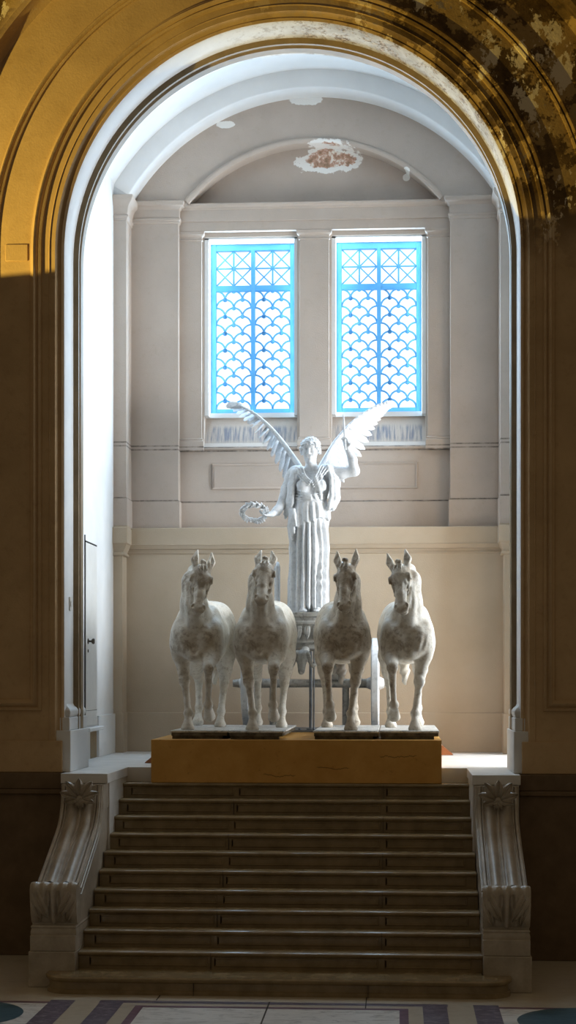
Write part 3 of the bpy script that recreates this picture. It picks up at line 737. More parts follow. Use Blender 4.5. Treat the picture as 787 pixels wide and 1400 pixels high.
# ---------------------------------------------------------------- scroll-shaped stair cheeks
def leaf(m, base, tip, width, curl, normal, n=9, mid=0.018):
    """a pointed, ridged leaf from base to tip, bulging along normal and curling over at the tip"""
    base, tip, nrm = Vector(base), Vector(tip), Vector(normal).normalized()
    d = tip - base; L = d.length; d.normalize(); side = d.cross(nrm).normalized()
    rings = []
    for i in range(n):
        u = i / (n - 1)
        wv = width * (math.sin(PI * min(1, 0.12 + 0.88 * u) ** 0.8) ** 0.75 + 0.12) * (1 if u < 1 else 0.3)
        h = curl * math.sin(PI * u * 0.85) + curl * 0.6 * u * u
        cpt = base + d * (L * u) + nrm * h
        ring = []
        for (sx, hh) in ((-1, -0.004), (-0.55, mid * 0.75), (-0.12, mid * 0.35), (0, mid * 1.15), (0.12, mid * 0.35), (0.55, mid * 0.75), (1, -0.004), (0.5, -0.02), (-0.5, -0.02)):
            ring.append(cpt + side * (sx * wv) + nrm * hh)
        rings.append(ring)
    m.loft(rings)

def cheek(s):
    root = thing('stair_cheek', ('carved stone scroll cheek with leaf top, on the left side of the steps' if s < 0 else 'carved stone scroll cheek with leaf top, on the right side of the steps'), 'balustrade', (s * 2.18, 0, 0), 0, None)
    hw = 0.215
    t = MB(); t.box(-0.222, 0.235, 0.15, 2.0, 0.0, 0.345) if s > 0 else t.box(-0.235, 0.222, 0.15, 2.0, 0.0, 0.345); t.box(-0.222, 0.222, 0.165, 2.0, 0.345, 0.50)
    t.build('plinth', M['stone'], root, bevel=0.008)
    t = MB(); t.stack(-hw, hw, 0.21, 2.0, [(0.50, 0.008), (0.515, 0.008), (0.53, 0.008), (0.56, 0.0), (0.575, 0.008), (0.59, 0.0)]); t.build('base_moulding', M['stone'], root, smooth=40)
    # body: side profile swept across, with flutes along the front
    P = [(1.66, 1.86), (1.64, 1.74), (1.60, 1.62), (1.53, 1.52), (1.42, 1.43), (1.25, 1.345), (1.05, 1.25), (0.85, 1.155), (0.68, 1.075), (0.54, 1.01), (0.44, 0.965)]
    Q = []
    for i in range(len(P) - 1):
        for j in range(3): Q.append(tuple(P[i][c] + (P[i + 1][c] - P[i][c]) * j / 3 for c in (0, 1)))
    Q.append(P[-1])
    xs = np.linspace(-1, 1, 57)
    def flute(u):
        a = abs(u)
        if a < 0.05: return 0.012
        if a < 0.12: return -0.006
        if a < 0.62: return -0.012 + 0.042 * math.sin(PI * (a - 0.12) / 0.5) ** 0.8 - 0.0
        if a < 0.68: return -0.012
        if a < 0.76: return 0.012
        if a < 0.80: return -0.010
        if a < 0.93: return 0.014
        return -0.004
    b = MB(); rows = []
    for i, (y, z) in enumerate(Q):
        y1, z1 = Q[max(0, i - 1)]; y2, z2 = Q[min(len(Q) - 1, i + 1)]
        ty, tz = y2 - y1, z2 - z1; L = math.hypot(ty, tz); ny, nz = (tz / L, -ty / L)   # outward: forward and up
        if nz < 0: ny, nz = -ny, -nz
        rows.append([(hw * u, y + ny * flute(u), z + nz * flute(u)) for u in xs])
    b.loft(rows, close=False, caps=False)
    prof = [(0.44, 0.965)] + [(0.40, 0.93), (0.30, 0.72), (0.25, 0.60), (0.25, 0.585), (2.0, 0.585), (2.0, 1.855), (1.66, 1.855)]
    full = [(y, z) for y, z in Q] + prof[1:-1]
    for sx in (-hw, hw): b.add([(sx, y, z) for y, z in full], [tuple(range(len(full)))])
    b.loft([[(x, y, z) for y, z in prof] for x in (-hw, hw)], close=False, caps=False)
    b.build('scroll', M['stone'], root, smooth=50)
    # raised string along the inner side
    inn = -s
    g = MB()
    for off, th in ((0.05, 0.012), (0.12, 0.008)):
        pts = []
        for i, (y, z) in enumerate(P):
            y1, z1 = P[max(0, i - 1)]; y2, z2 = P[min(len(P) - 1, i + 1)]
            ty, tz = y2 - y1, z2 - z1; L = math.hypot(ty, tz); ny, nz = (tz / L, -ty / L)
            if nz < 0: ny, nz = -ny, -nz
            pts.append((inn * hw, y - ny * off, z - nz * off))
        g.tube(pts, th, 8)
    g.build('side_moulding', M['stone'], root)
    # volute: the broad curling leaf at the foot
    v = MB(); rows = []
    vp = [(0.30, 0.59), (0.235, 0.62), (0.20, 0.70), (0.185, 0.80), (0.17, 0.88), (0.165, 0.94), (0.19, 0.985), (0.24, 1.0), (0.30, 0.985), (0.36, 0.95), (0.42, 0.93)]
    for i, (y, z) in enumerate(vp):
        row = []
        for u in xs:
            e = 0.016 * math.cos(u * PI * 5.0) * (0.25 + 0.75 * min(1, i / 5)) + (0.02 if abs(u) < 0.08 else 0)
            sc = 1.03 + 0.03 * math.sin(PI * i / 10)
            lip = 0.012 * abs(math.cos(u * PI * 2.5)) if i >= 5 else 0
            row.append((hw * sc * u, y - (e if i < 8 else 0), z + lip))
        rows.append(row)
    v.loft(rows, close=False, caps=False)
    for sx in (0, -1): v.add([r[sx] for r in rows] + [(rows[-1][sx][0], 0.42, 0.59)], [tuple(range(len(rows) + 1))])
    v.build('volute', M['stone'], root, smooth=60)
    lf = MB()
    for q in (-1, 1):
        leaf(lf, (q * 0.19, 0.19, 0.93), (q * 0.05, 0.24, 0.66), 0.055, 0.045, (0, -1, 0.1), mid=0.03)
        leaf(lf, (q * 0.20, 0.20, 0.86), (q * 0.13, 0.25, 0.62), 0.040, 0.035, (0, -1, 0.1), mid=0.026)
        leaf(lf, (q * 0.06, 0.18, 0.93), (q * 0.08, 0.25, 0.70), 0.034, 0.034, (0, -1, 0.1), mid=0.026)
    lf.build('acanthus_leaf', M['stone'], root, smooth=60)
    # palmette at the head of the scroll, under the slab
    pm = MB(); cx = Vector((0, 1.60, 1.72))
    for an, L, wd in ((0, 0.20, 0.046), (40, 0.22, 0.048), (-40, 0.22, 0.048), (76, 0.21, 0.046), (-76, 0.21, 0.046), (108, 0.17, 0.034), (-108, 0.17, 0.034)):
        a = R(an); leaf(pm, cx + Vector((0.03 * math.sin(a), -0.03, 0.03 * math.cos(a))), cx + Vector((L * math.sin(a), -0.02, L * math.cos(a))), wd, 0.06, (0, -1, 0.25), mid=0.026)
    for i in range(5):
        a = R(-60 + 30 * i + 180); leaf(pm, cx + Vector((0, -0.05, 0)), cx + Vector((0.08 * math.sin(a), -0.05, 0.11 * math.cos(a))), 0.02, 0.02, (0, -1, 0.4), mid=0.01)
    pm.lathe([(0.001, -0.06), (0.03, -0.055), (0.05, -0.03), (0.055, 0.0), (0.05, 0.06)], (0, 1.60, 1.72), 'y', 16)
    pm.build('palmette', M['stone'], root, smooth=60)
    h = MB(); h.box(-0.225, 0.225, 1.70, 2.0, 1.60, 1.86); h.build('head_block', M['stone'], root)
    return root
cheek(-1); cheek(1)
# the flat kerb slabs over the cheeks
for s in (-1, 1):
    t = MB(); a, b = sorted((s * 1.925, s * 2.43)); t.box(a, b, 1.79, 3.16, 1.865, LZ)
    a, b = sorted((s * 1.94, s * 2.43)); t.box(a, b, 2.0, 3.13, 0.0, 1.865)
    o = t.build('kerb_slab', M['landing'], bevel=0.006)
    tag(o, 'pale stone slab capping the %s stair cheek at landing level' % ('left' if s < 0 else 'right'), 'slab')

#=OBJ=
# ================================================================ THE PEDESTAL
ped = thing('pedestal', 'long orange-brown painted box under the four plaster horses at the head of the steps', 'pedestal', (0, 0, 0))
t = MB()
prof = [(2.88, 1.808), (3.118, 1.808), (3.118, 1.974), (6.85, 1.974), (6.85, 2.293), (2.88, 2.293)]
t.loft([[(x, y, z) for y, z in prof] for x in (-1.622, 0.08, 1.637)])
t.build('box', M['orange'], ped, bevel=0.006)
for (xa, xb, y0, y1) in ((-1.624, -1.86, 3.95, 4.6), (1.639, 1.88, 6.2, 6.84)):
    t = MB(); t.loft([[(xa, y, 1.974), (xb, y, 1.974), (xa, y, 2.17)] for y in (y0, y1)]); t.build('wedge_board', M['red_wood'], ped, smooth=0)

# ================================================================ THE HORSES
def horse(name_label, px, py, rz, side, yaw, pitch, roll, hx, hy, pz, nx, mat, slab, neck_w=1.0, mouth=0.0, ear=(0.0, 0.0)):
    """side=+1: the foreleg on the viewer's right is lifted. The horse faces -y."""
    root = thing('horse_statue', name_label, 'horse statue', (px, py, 2.294), 0, 'plaster horses of the chariot team')
    # plaster slab the horse is cast on, resting on battens
    x0, x1, y0, y1 = slab
    t = MB(); t.box(x0 - px, x1 - px, y0 - py, y1 - py, 0.072, 0.096); o = t.build('slab', M['slab'], root, bevel=0.008)
    t = MB()
    t.box(x0 - px + 0.012, x1 - px - 0.012, y0 - py + 0.004, y1 - py - 0.02, 0.034, 0.073)
    t.box(x0 - px + 0.02, x1 - px - 0.06, y0 - py + 0.02, y0 - py + 0.14, 0.0, 0.035)
    t.box(x0 - px + 0.02, x1 - px - 0.06, y1 - py - 0.3, y1 - py - 0.18, 0.0, 0.035)
    t.build('batten', M['slab_edge'], root, bevel=0.004)
    B = bpy.data.objects.new('tmp', None)
    g = Sculpt((-0.52, -0.72, -0.02), (0.56, 2.02, 2.26), 0.0105)
    s = side
    # trunk
    g.ell((0, 0.28, 1.10), (0.255, 0.36, 0.30), 0.05)
    g.ell((0, 0.82, 1.12), (0.30, 0.74, 0.335), 0.08)
    g.ell((0, 1.42, 1.18), (0.31, 0.46, 0.345), 0.08)
    g.ell((0.13, 1.52, 1.20), (0.178, 0.36, 0.32), 0.08); g.ell((-0.13, 1.52, 1.20), (0.178, 0.36, 0.32), 0.08)
    g.ell((0, 1.62, 1.38), (0.16, 0.26, 0.16), 0.1)                       # croup
    g.cap((0, 0.38, 1.44), (0, 1.2, 1.40), 0.10, 0.12, 0.12)               # withers and back line
    g.ell((0, 0.95, 0.90), (0.20, 0.5, 0.12), 0.1)
    # breast muscles and shoulders
    for q in (-1, 1):
        g.ell((q * 0.110, 0.0, 1.03), (0.130, 0.12, 0.19), 0.05)
        g.ell((q * 0.195, 0.16, 1.07), (0.118, 0.21, 0.22), 0.04)
        g.ell((q * 0.165, 0.32, 1.22), (0.10, 0.17, 0.22), 0.09, Euler((R(-22), 0, 0)).to_matrix())
        g.ell((q * 0.20, 0.13, 0.93), (0.10, 0.15, 0.13), 0.05)
    g.ell((0, -0.02, 0.86), (0.12, 0.12, 0.08), 0.06)
    g.cap((0, -0.145, 1.17), (0, -0.12, 0.88), 0.014, 0.022, 0.035, sub=True)
    for q in (-1, 1): g.cap((q * 0.245, -0.10, 1.20), (q * 0.17, -0.10, 0.92), 0.014, 0.020, 0.035, sub=True)
    for q in (-1, 1):                                                      # fold between shoulder and ribs, ribs
        g.cap((q * 0.345, 0.40, 1.28), (q * 0.33, 0.44, 0.95), 0.018, 0.022, 0.04, sub=True)
        for i in range(6): g.cap((q * 0.335, 0.58 + 0.10 * i, 1.30), (q * 0.30, 0.66 + 0.10 * i, 0.96), 0.010, 0.010, 0.025, sub=True)
    # neck
    nb = np.array([nx * 0.3, 0.20, 1.20]); n1 = np.array([nx * 0.8, 0.09, 1.45]); n2 = np.array([nx, hy + 0.10, 1.70]); n3 = np.array([hx * 0.9 + nx * 0.1, hy + 0.08, pz - 0.10])
    g.chain([(0, 0.22, 1.12, 0.27), (*nb, 0.235), (*n1, 0.165 * neck_w), (*n2, 0.138 * neck_w), (*n3, 0.115)], 0.05, sx=1.08)
    g.chain([(0, 0.46, 1.42, 0.10), (nx * 0.6, 0.28, 1.66, 0.075), (nx, hy + 0.20, 1.84, 0.062), (hx, hy + 0.11, pz - 0.02, 0.055)], 0.06)       # crest
    g.chain([(0, -0.02, 1.20, 0.10), (nx * 0.6, -0.06, 1.45, 0.085), (nx, hy - 0.01, 1.66, 0.07), (hx, hy - 0.02, pz - 0.17, 0.06)], 0.04)      # throat
    for q in (-1, 1): g.chain([(q * 0.14, -0.10, 1.22, 0.012), (nx * 0.7 + q * 0.125, -0.075, 1.45, 0.012), (nx + q * 0.10, hy - 0.045, 1.66, 0.012)], 0.03, sub=True)
    for q in (-0.5, 0.45): g.chain([(q * 0.10, -0.135, 1.20, 0.010), (nx * 0.7 + q * 0.09, -0.15, 1.45, 0.010), (nx + q * 0.07, hy - 0.09, 1.62, 0.008)], 0.025, sub=True)
    # head, in its own frame: a = lateral, b = out of the forehead, e = from poll to muzzle
    Mh = Euler((0, 0, R(yaw))).to_matrix() @ Euler((R(-pitch), 0, 0)).to_matrix() @ Euler((0, R(roll), 0)).to_matrix()
    A = np.array(Mh @ Vector((1, 0, 0))); Bv = np.array(Mh @ Vector((0, -1, 0))); E = np.array(Mh @ Vector((0, 0, -1)))
    O = np.array([hx, hy, pz])
    Rm = np.stack([A, Bv, E], 1)
    def hp(a, b, e): return tuple(O + A * a * 1.2 + Bv * b * 1.08 + E * e * 1.05)
    def hell(a, b, e, r, k=0.03, sub=False): g.ell(hp(a, b, e), (r[0] * 1.2, r[1] * 1.08, r[2] * 1.05), k, Rm, sub)
    def hcap(p, q, r0, r1, k=0.02, sub=False): g.cap(hp(*p), hp(*q), r0, r1, k, sub)
    hell(0, -0.02, 0.07, (0.092, 0.10, 0.12), 0.04)
    hell(0, 0.0, 0.15, (0.098, 0.085, 0.12), 0.04)
    hcap((0, 0.010, 0.12), (0, 0.018, 0.33), 0.084, 0.060, 0.03)
    hcap((0, 0.018, 0.33), (0, 0.004, 0.49), 0.058, 0.058, 0.03)
    hell(0, 0.0, 0.515, (0.060, 0.050, 0.045), 0.03)
    for q in (-1, 1):
        hell(q * 0.058, -0.085, 0.17, (0.036, 0.095, 0.12), 0.03)             # cheek
        hcap((q * 0.035, -0.12, 0.22), (q * 0.022, -0.075, 0.43), 0.038, 0.026, 0.03)
        hell(q * 0.090, 0.034, 0.130, (0.026, 0.028, 0.040), 0.018)           # brow
        hell(q * 0.088, 0.034, 0.190, (0.018, 0.012, 0.022), 0.015, True)
        hell(q * 0.060, 0.098, 0.06, (0.022, 0.026, 0.036), 0.02, True)       # temple hollow
        hell(q * 0.096, 0.018, 0.165, (0.020, 0.022, 0.022), 0.004)           # eyeball
        hcap((q * 0.112, 0.034, 0.132), (q * 0.112, 0.0, 0.150), 0.007, 0.006, 0.004, True)
        hcap((q * 0.100, 0.030, 0.178), (q * 0.104, -0.004, 0.172), 0.007, 0.006, 0.006, True)
        hcap((q * 0.083, -0.004, 0.20), (q * 0.064, 0.0, 0.34), 0.014, 0.011, 0.012)   # facial crest
        hcap((q * 0.074, -0.035, 0.25), (q * 0.058, -0.025, 0.42), 0.018, 0.014, 0.025, True)
        hcap((q * 0.058, 0.060, 0.23), (q * 0.050, 0.052, 0.42), 0.016, 0.013, 0.02, True)
        hell(q * 0.047, 0.022, 0.490, (0.027, 0.036, 0.042), 0.012)           # nostril
        hell(q * 0.056, 0.050, 0.502, (0.017, 0.026, 0.027), 0.006, True)
    hell(0, -0.050, 0.522, (0.042, 0.034, 0.030), 0.012)                      # chin and lip
    hcap((-0.08, -0.022, 0.545), (0.08, -0.022, 0.545), 0.007 + mouth, 0.007 + mouth, 0.006, True)
    for q in (-1, 1): hcap((q * 0.066, -0.022, 0.545), (q * 0.058, -0.040, 0.46), 0.006 + mouth * 0.4, 0.004, 0.005, True)
    for i, q in enumerate((-1, 1)):                                           # ears
        sp = ear[i]
        b0 = (q * 0.058, -0.02, 0.01); b1 = (q * (0.078 + sp * 0.4), -0.012, -0.115); b2 = (q * (0.062 + sp), -0.005, -0.235)
        hcap(b0, b1, 0.034, 0.046, 0.02); hcap(b1, b2, 0.046, 0.012, 0.008)
        hcap((b1[0], b1[1] + 0.044, b1[2] + 0.05), (b1[0], b1[1] + 0.040, b1[2] - 0.01), 0.022, 0.028, 0.006, True)
        hcap((b1[0], b1[1] + 0.040, b1[2] - 0.01), (b2[0], b2[1] + 0.024, b2[2] + 0.02), 0.028, 0.008, 0.006, True)
    # lifted foreleg and standing foreleg
    L = s
    g.chain([(L * 0.19, 0.12, 1.0, 0.115), (L * 0.185, 0.02, 0.86, 0.10), (L * 0.172, -0.22, 0.735, 0.062)], 0.05)
    g.ell((L * 0.172, -0.25, 0.715), (0.066, 0.06, 0.072), 0.015)
    g.chain([(L * 0.172, -0.235, 0.69, 0.050), (L * 0.165, -0.13, 0.52, 0.036), (L * 0.155, -0.06, 0.33, 0.034)], 0.015)
    g.ell((L * 0.152, -0.045, 0.29), (0.057, 0.056, 0.06), 0.015)
    g.chain([(L * 0.152, -0.035, 0.27, 0.042), (L * 0.15, 0.045, 0.215, 0.044)], 0.015)
    g.chain([(L * 0.15, 0.03, 0.225, 0.050), (L * 0.15, 0.095, 0.15, 0.070)], 0.01)
    g.ell((L * 0.15, 0.135, 0.115), (0.08, 0.045, 0.08), 0.006, Euler((R(-48), 0, 0)).to_matrix(), True)
    g.chain([(-L * 0.19, 0.14, 1.0, 0.12), (-L * 0.175, 0.13, 0.84, 0.094), (-L * 0.14, 0.07, 0.58, 0.060)], 0.05)
    g.ell((-L * 0.135, 0.045, 0.56), (0.068, 0.062, 0.078), 0.015)
    g.chain([(-L * 0.13, 0.065, 0.52, 0.046), (-L * 0.105, 0.05, 0.33, 0.036), (-L * 0.09, 0.035, 0.20, 0.042)], 0.02)
    g.ell((-L * 0.088, 0.03, 0.19), (0.058, 0.06, 0.055), 0.015)
    g.chain([(-L * 0.088, 0.025, 0.17, 0.042), (-L * 0.085, -0.03, 0.10, 0.045)], 0.015)
    g.cap((-L * 0.085, -0.035, 0.088), (-L * 0.085, -0.055, 0.02), 0.050, 0.076, 0.006, sx=0.95)
    # hind legs
    for (q, hock, fet, hoof) in ((L, (1.40, 0.50), (1.14, 0.19), (1.06, 0.04)), (-L, (1.86, 0.56), (1.80, 0.22), (1.73, 0.06))):
        g.chain([(q * 0.15, 1.50, 1.10, 0.185), (q * 0.19, 1.36, 0.86, 0.13), (q * 0.195, (hock[0] + 1.3) / 2 + 0.02, 0.70, 0.085), (q * 0.185, hock[0], hock[1] + 0.03, 0.058)], 0.05)
        g.ell((q * 0.185, hock[0] + 0.015, hock[1] + 0.02), (0.05, 0.065, 0.075), 0.02)
        g.chain([(q * 0.183, hock[0], hock[1], 0.05), (q * 0.178, (hock[0] + fet[0]) / 2, (hock[1] + fet[1]) / 2, 0.040), (q * 0.175, fet[0], fet[1], 0.044)], 0.02)
        g.ell((q * 0.175, fet[0], fet[1]), (0.055, 0.06, 0.055), 0.015)
        g.chain([(q * 0.175, fet[0], fet[1] - 0.02, 0.040), (q * 0.175, hoof[0], hoof[1] + 0.055, 0.045)], 0.015)
        g.cap((q * 0.175, hoof[0] - 0.01, hoof[1] + 0.045), (q * 0.175, hoof[0] - 0.03, hoof[1] - 0.01), 0.050, 0.074, 0.006)
    # flat soles: nothing below the slab
    w_ = g.win((-0.52, -0.8, -0.1), (0.56, 2.1, 0.05)); sl, X, Y, Z = w_
    g.F[sl] = np.maximum(g.F[sl], (-(Z + 0.0 * X + 0.0 * Y)).astype(np.float32))
    V, Q = g.mesh(1)
    # swing the trunk behind the shoulders round by rz (the team fans out)
    a = math.radians(rz) * np.clip((V[:, 1] - 0.0) / 0.6, 0, 1)
    V[:, 0] = V[:, 0] - np.tan(a) * V[:, 1]
    V[:, 2] += 0.0955
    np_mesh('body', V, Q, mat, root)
    # tail
    tl = Sculpt((-0.22, 1.70, 0.40), (0.22, 2.12, 1.50), 0.012)
    tl.chain([(0, 1.80, 1.36, 0.055), (0, 1.90, 1.26, 0.062), (0, 1.96, 1.0, 0.070), (0.01, 1.95, 0.72, 0.060), (0.02, 1.90, 0.52, 0.030)], 0.03)
    tl.warp(lambda X, Y, Z: 0.010 * np.sin(55 * (X + 0.3 * np.sin(4 * Z)) + 9 * Z) * (Z < 1.32) + 0.006 * np.sin(80 * Y + 12 * Z), (-0.22, 1.7, 0.4), (0.22, 2.12, 1.5))
    V, Q = tl.mesh(1); V[:, 0] -= math.tan(math.radians(rz)) * V[:, 1]; V[:, 2] += 0.0955
    np_mesh('tail', V, Q, M['mane'] if mat is not M['horse'] else M['horse'], root)
    # cropped mane along the crest and the tied forelock
    mn = Sculpt((-0.35, -0.45, 1.3), (0.35, 0.65, 2.2), 0.0105)
    cr = [np.array([0, 0.44, 1.50]), np.array([nx * 0.6, 0.33, 1.72]), np.array([nx, hy + 0.25, 1.89]), np.array([hx, hy + 0.13, pz + 0.03]), np.array(hp(0, 0.0, -0.045))]
    cr = [cr[0]] + [cr[i] * (1 - u) + cr[i + 1] * u for i in range(len(cr) - 1) for u in (0.34, 0.67, 1.0)]
    mn.chain([(*p, 0.026) for p in cr], 0.03)
    mn.warp(lambda X, Y, Z: 0.007 * np.sin(70 * Z + 40 * Y), (-0.35, -0.45, 1.3), (0.35, 0.65, 2.2))
    V, Q = mn.mesh(1); V[:, 2] += 0.0955; np_mesh('mane', V, Q, mat, root)
    fo = Sculpt(tuple(O - 0.3), tuple(O + 0.3), 0.009)
    fo.chain([(*hp(0, 0.02, 0.0), 0.035), (*hp(0.0, 0.035, -0.05), 0.030)], 0.02)
    fo.ell(hp(-0.008, 0.045, -0.075), (0.030, 0.03, 0.028), 0.012); fo.ell(hp(0.02, 0.05, -0.06), (0.02, 0.022, 0.024), 0.01)
    for q in (-0.03, 0.0, 0.028): fo.chain([(*hp(q, 0.055, -0.02), 0.014), (*hp(q * 1.3, 0.092, 0.05), 0.010), (*hp(q * 1.0, 0.098, 0.10), 0.004)], 0.008)
    V, Q = fo.mesh(1); V[:, 2] += 0.0955; np_mesh('forelock', V, Q, mat, root)
    return root
#      label                                                                                   x      y     rz  side yaw pitch roll hx hy pz nx
horse('outermost grimy white plaster horse on the left, head turned slightly towards the middle', -1.17, 3.32, 0, 1, 17, 26, 10, 0.075, 0.0, 1.845, -0.04, M['horse'], (-1.43, -0.77, 3.07, 5.30), ear=(0.0, 0.012))
horse('white plaster horse left of the pole with open mouth and tall pricked ears', -0.42, 3.24, 0, 1, 4, 40, 4, 0.055, 0.0, 1.875, -0.01, M['horse'], (-0.755, -0.13, 2.96, 5.30), mouth=0.009, ear=(-0.012, -0.012))
horse('brown-stained plaster horse right of the pole with a dark face and splayed ears', 0.53, 3.30, 3.0, -1, -14, 30, -6, 0.03, 0.0, 1.855, 0.06, M['horse_dark'], (0.195, 0.93, 3.02, 5.30), ear=(0.03, 0.03))
horse('outermost white plaster horse on the right, dark face turned to the left and arched neck', 1.26, 3.30, 1.0, -1, -22, 26, -13, -0.085, 0.0, 1.84, 0.02, M['horse'], (0.94, 1.617, 3.05, 5.30), ear=(0.055, 0.0))

# ================================================================ THE CHARIOT
car = thing('chariot', 'grey plaster chariot with two wheels standing behind the middle horses', 'chariot', (0, 6.0, 2.294))
Z0 = 2.294
t = MB(); t.box(-1.05, 1.05, -0.62, 0.62, 0.0, 0.03)
for x in np.linspace(-0.98, 0.98, 12): t.lathe([(0.02, 0.03), (0.02, 0.05), (0.001, 0.052)], (x, -0.58, 0.0), 'z', 8)
t.build('base_frame', M['iron'], car, bevel=0.004)
t = MB(); t.tube([(-1.0, 0, 0.62), (-0.9, 0, 0.62), (-0.55, 0, 0.62), (0, 0, 0.62), (0.55, 0, 0.62), (0.9, 0, 0.62), (1.0, 0, 0.62)], [0.045, 0.062, 0.06, 0.052, 0.06, 0.062, 0.045], 16)
t.build('axle', M['car'], car)
for s, wx in ((-1, -0.80), (1, 0.86)):
    wl_ = MB()
    wl_.lathe([(0.50, -0.045), (0.575, -0.05), (0.59, -0.035), (0.59, 0.035), (0.575, 0.05), (0.50, 0.045), (0.49, 0.0), (0.50, -0.045)], (wx, 0, 0.62), 'x', 48)
    wh = wl_.build('wheel', M['statue'], car)
    hb = MB(); hb.lathe([(0.001, -0.12), (0.06, -0.115), (0.085, -0.06), (0.10, 0.0), (0.085, 0.06), (0.06, 0.115), (0.001, 0.12)], (wx, 0, 0.62), 'x', 20); hb.build('hub', M['statue'], wh)
    for i in range(8):
        a = 2 * PI * i / 8 + 0.2; ca, sa = math.cos(a), math.sin(a); sp = MB()
        sp.tube([(wx, 0.08 * ca, 0.62 + 0.08 * sa), (wx, 0.28 * ca, 0.62 + 0.28 * sa), (wx, 0.51 * ca, 0.62 + 0.51 * sa)], [0.03, 0.022, 0.032], 8); sp.build('spoke', M['statue'], wh)
# car: floor, front apron with mouldings, side rails
t = MB()
def uplan(e, n=14):
    pts = [(-0.46 - e, 0.5), (-0.46 - e, -0.12)]
    pts += [(-0.46 * math.cos(PI * i / n) * (1 + e / 0.46), -0.12 - (0.36 + e) * math.sin(PI * i / n)) for i in range(1, n)]
    pts += [(0.46 + e, -0.12), (0.46 + e, 0.5)]
    return pts
t.loft([[(x, y, z - Z0) for x, y in uplan(e)] for z, e in ((3.34, -0.06), (3.36, -0.03), (3.42, -0.02), (3.44, 0.01), (3.47, 0.0), (3.66, 0.0), (3.67, 0.02), (3.70, 0.025), (3.72, 0.005), (3.76, 0.01), (3.77, 0.04), (3.82, 0.045), (3.825, 0.03))])
t.build('car_body', M['car'], car, smooth=30)
t = MB()
for i in range(1, 14):
    a = PI * i / 14; x, y = -0.46 * math.cos(a), -0.12 - 0.36 * math.sin(a)
    leaf(t, (x, y, 3.65 - Z0), (x * 1.0, y - 0.005, 3.48 - Z0), 0.035, 0.02, (-math.cos(a), -math.sin(a), 0), mid=0.012)
t.build('frieze', M['car'], car, smooth=60)
for s in (-1, 1):
    t = MB(); xr = s * 0.43
    pts = [(xr * 0.98, 0.0, 3.82 - Z0), (xr * 0.985, 0.0, 4.2 - Z0), (xr, -0.0, 4.38 - Z0)] + [(xr, 0.10 - 0.10 * math.cos(PI * i / 8), 4.40 - Z0 + 0.08 * math.sin(PI * i / 8)) for i in range(9)] + [(xr, 0.2, 4.3 - Z0), (xr, 0.22, 3.82 - Z0)]
    t.tube(pts, 0.035, 10); t.build('side_rail', M['statue'], car)
# pole with the ram's head at its end, iron props
t = MB(); t.tube([(-0.02, -0.30, 1.08), (-0.03, -0.55, 1.02), (-0.04, -0.72, 0.98)], [0.055, 0.05, 0.055], 14); t.build('pole', M['car'], car)
rm = Sculpt((-0.34, -1.12, 0.62), (0.26, -0.6, 1.2), 0.008)
ox = -0.05
rm.ell((ox, -0.76, 0.96), (0.075, 0.10, 0.09), 0.03); rm.cap((ox, -0.82, 0.95), (ox, -0.93, 0.80), 0.075, 0.045, 0.03); rm.ell((ox, -0.945, 0.775), (0.042, 0.045, 0.045), 0.02)
for q in (-1, 1):
    pts = [(ox + q * (0.055 + 0.016 * i), -0.80 + 0.085 * math.sin(i * 0.62) * -1 + 0.02 * i, 0.985 + 0.085 * math.cos(i * 0.62) - 0.06, 0.034 - 0.0022 * i) for i in range(10)]
    rm.chain(pts, 0.008); rm.ell((ox + q * 0.062, -0.87, 0.905), (0.018, 0.02, 0.018), 0.008); rm.ell((ox + q * 0.022, -0.988, 0.785), (0.008, 0.012, 0.008), 0.004, None, True)
    rm.cap((ox + q * 0.08, -0.79, 0.92), (ox + q * 0.125, -0.80, 0.87), 0.02, 0.01, 0.01)
rm.cap((ox - 0.05, -0.985, 0.755), (ox + 0.05, -0.985, 0.755), 0.005, 0.005, 0.004, True)
V, Q = rm.mesh(1); np_mesh('ram_head', V, Q, M['car'], car)
for (x, y, z1, r) in ((0.045, -0.50, 1.03, 0.022), (0.085, -0.50, 1.03, 0.010), (0.475, 0.0, 0.60, 0.045), (-0.475, 0.0, 0.60, 0.045)):
    t = MB(); t.tube([(x, y, 0.03), (x, y, z1)], r, 10); t.lathe([(r + 0.035, 0.03), (r + 0.035, 0.045), (r, 0.05)], (x, y, 0), 'z', 12); t.build('prop', M['iron'] if r < 0.04 else M['car'], car)
for q in (-0.33, 0.33):
    t = MB(); t.box(q - 0.06, q + 0.06, -0.08, 0.08, 0.66, 1.06); t.build('car_bracket', M['car'], car, bevel=0.01)

# ================================================================ WINGED VICTORY
vic = thing('winged_victory_statue', 'white plaster winged woman in a pleated robe holding out a wreath, standing in the chariot', 'statue', (0.004, 6.0, 3.826))
b = Sculpt((-0.68, -0.46, -0.01), (0.74, 0.30, 2.34), 0.009)
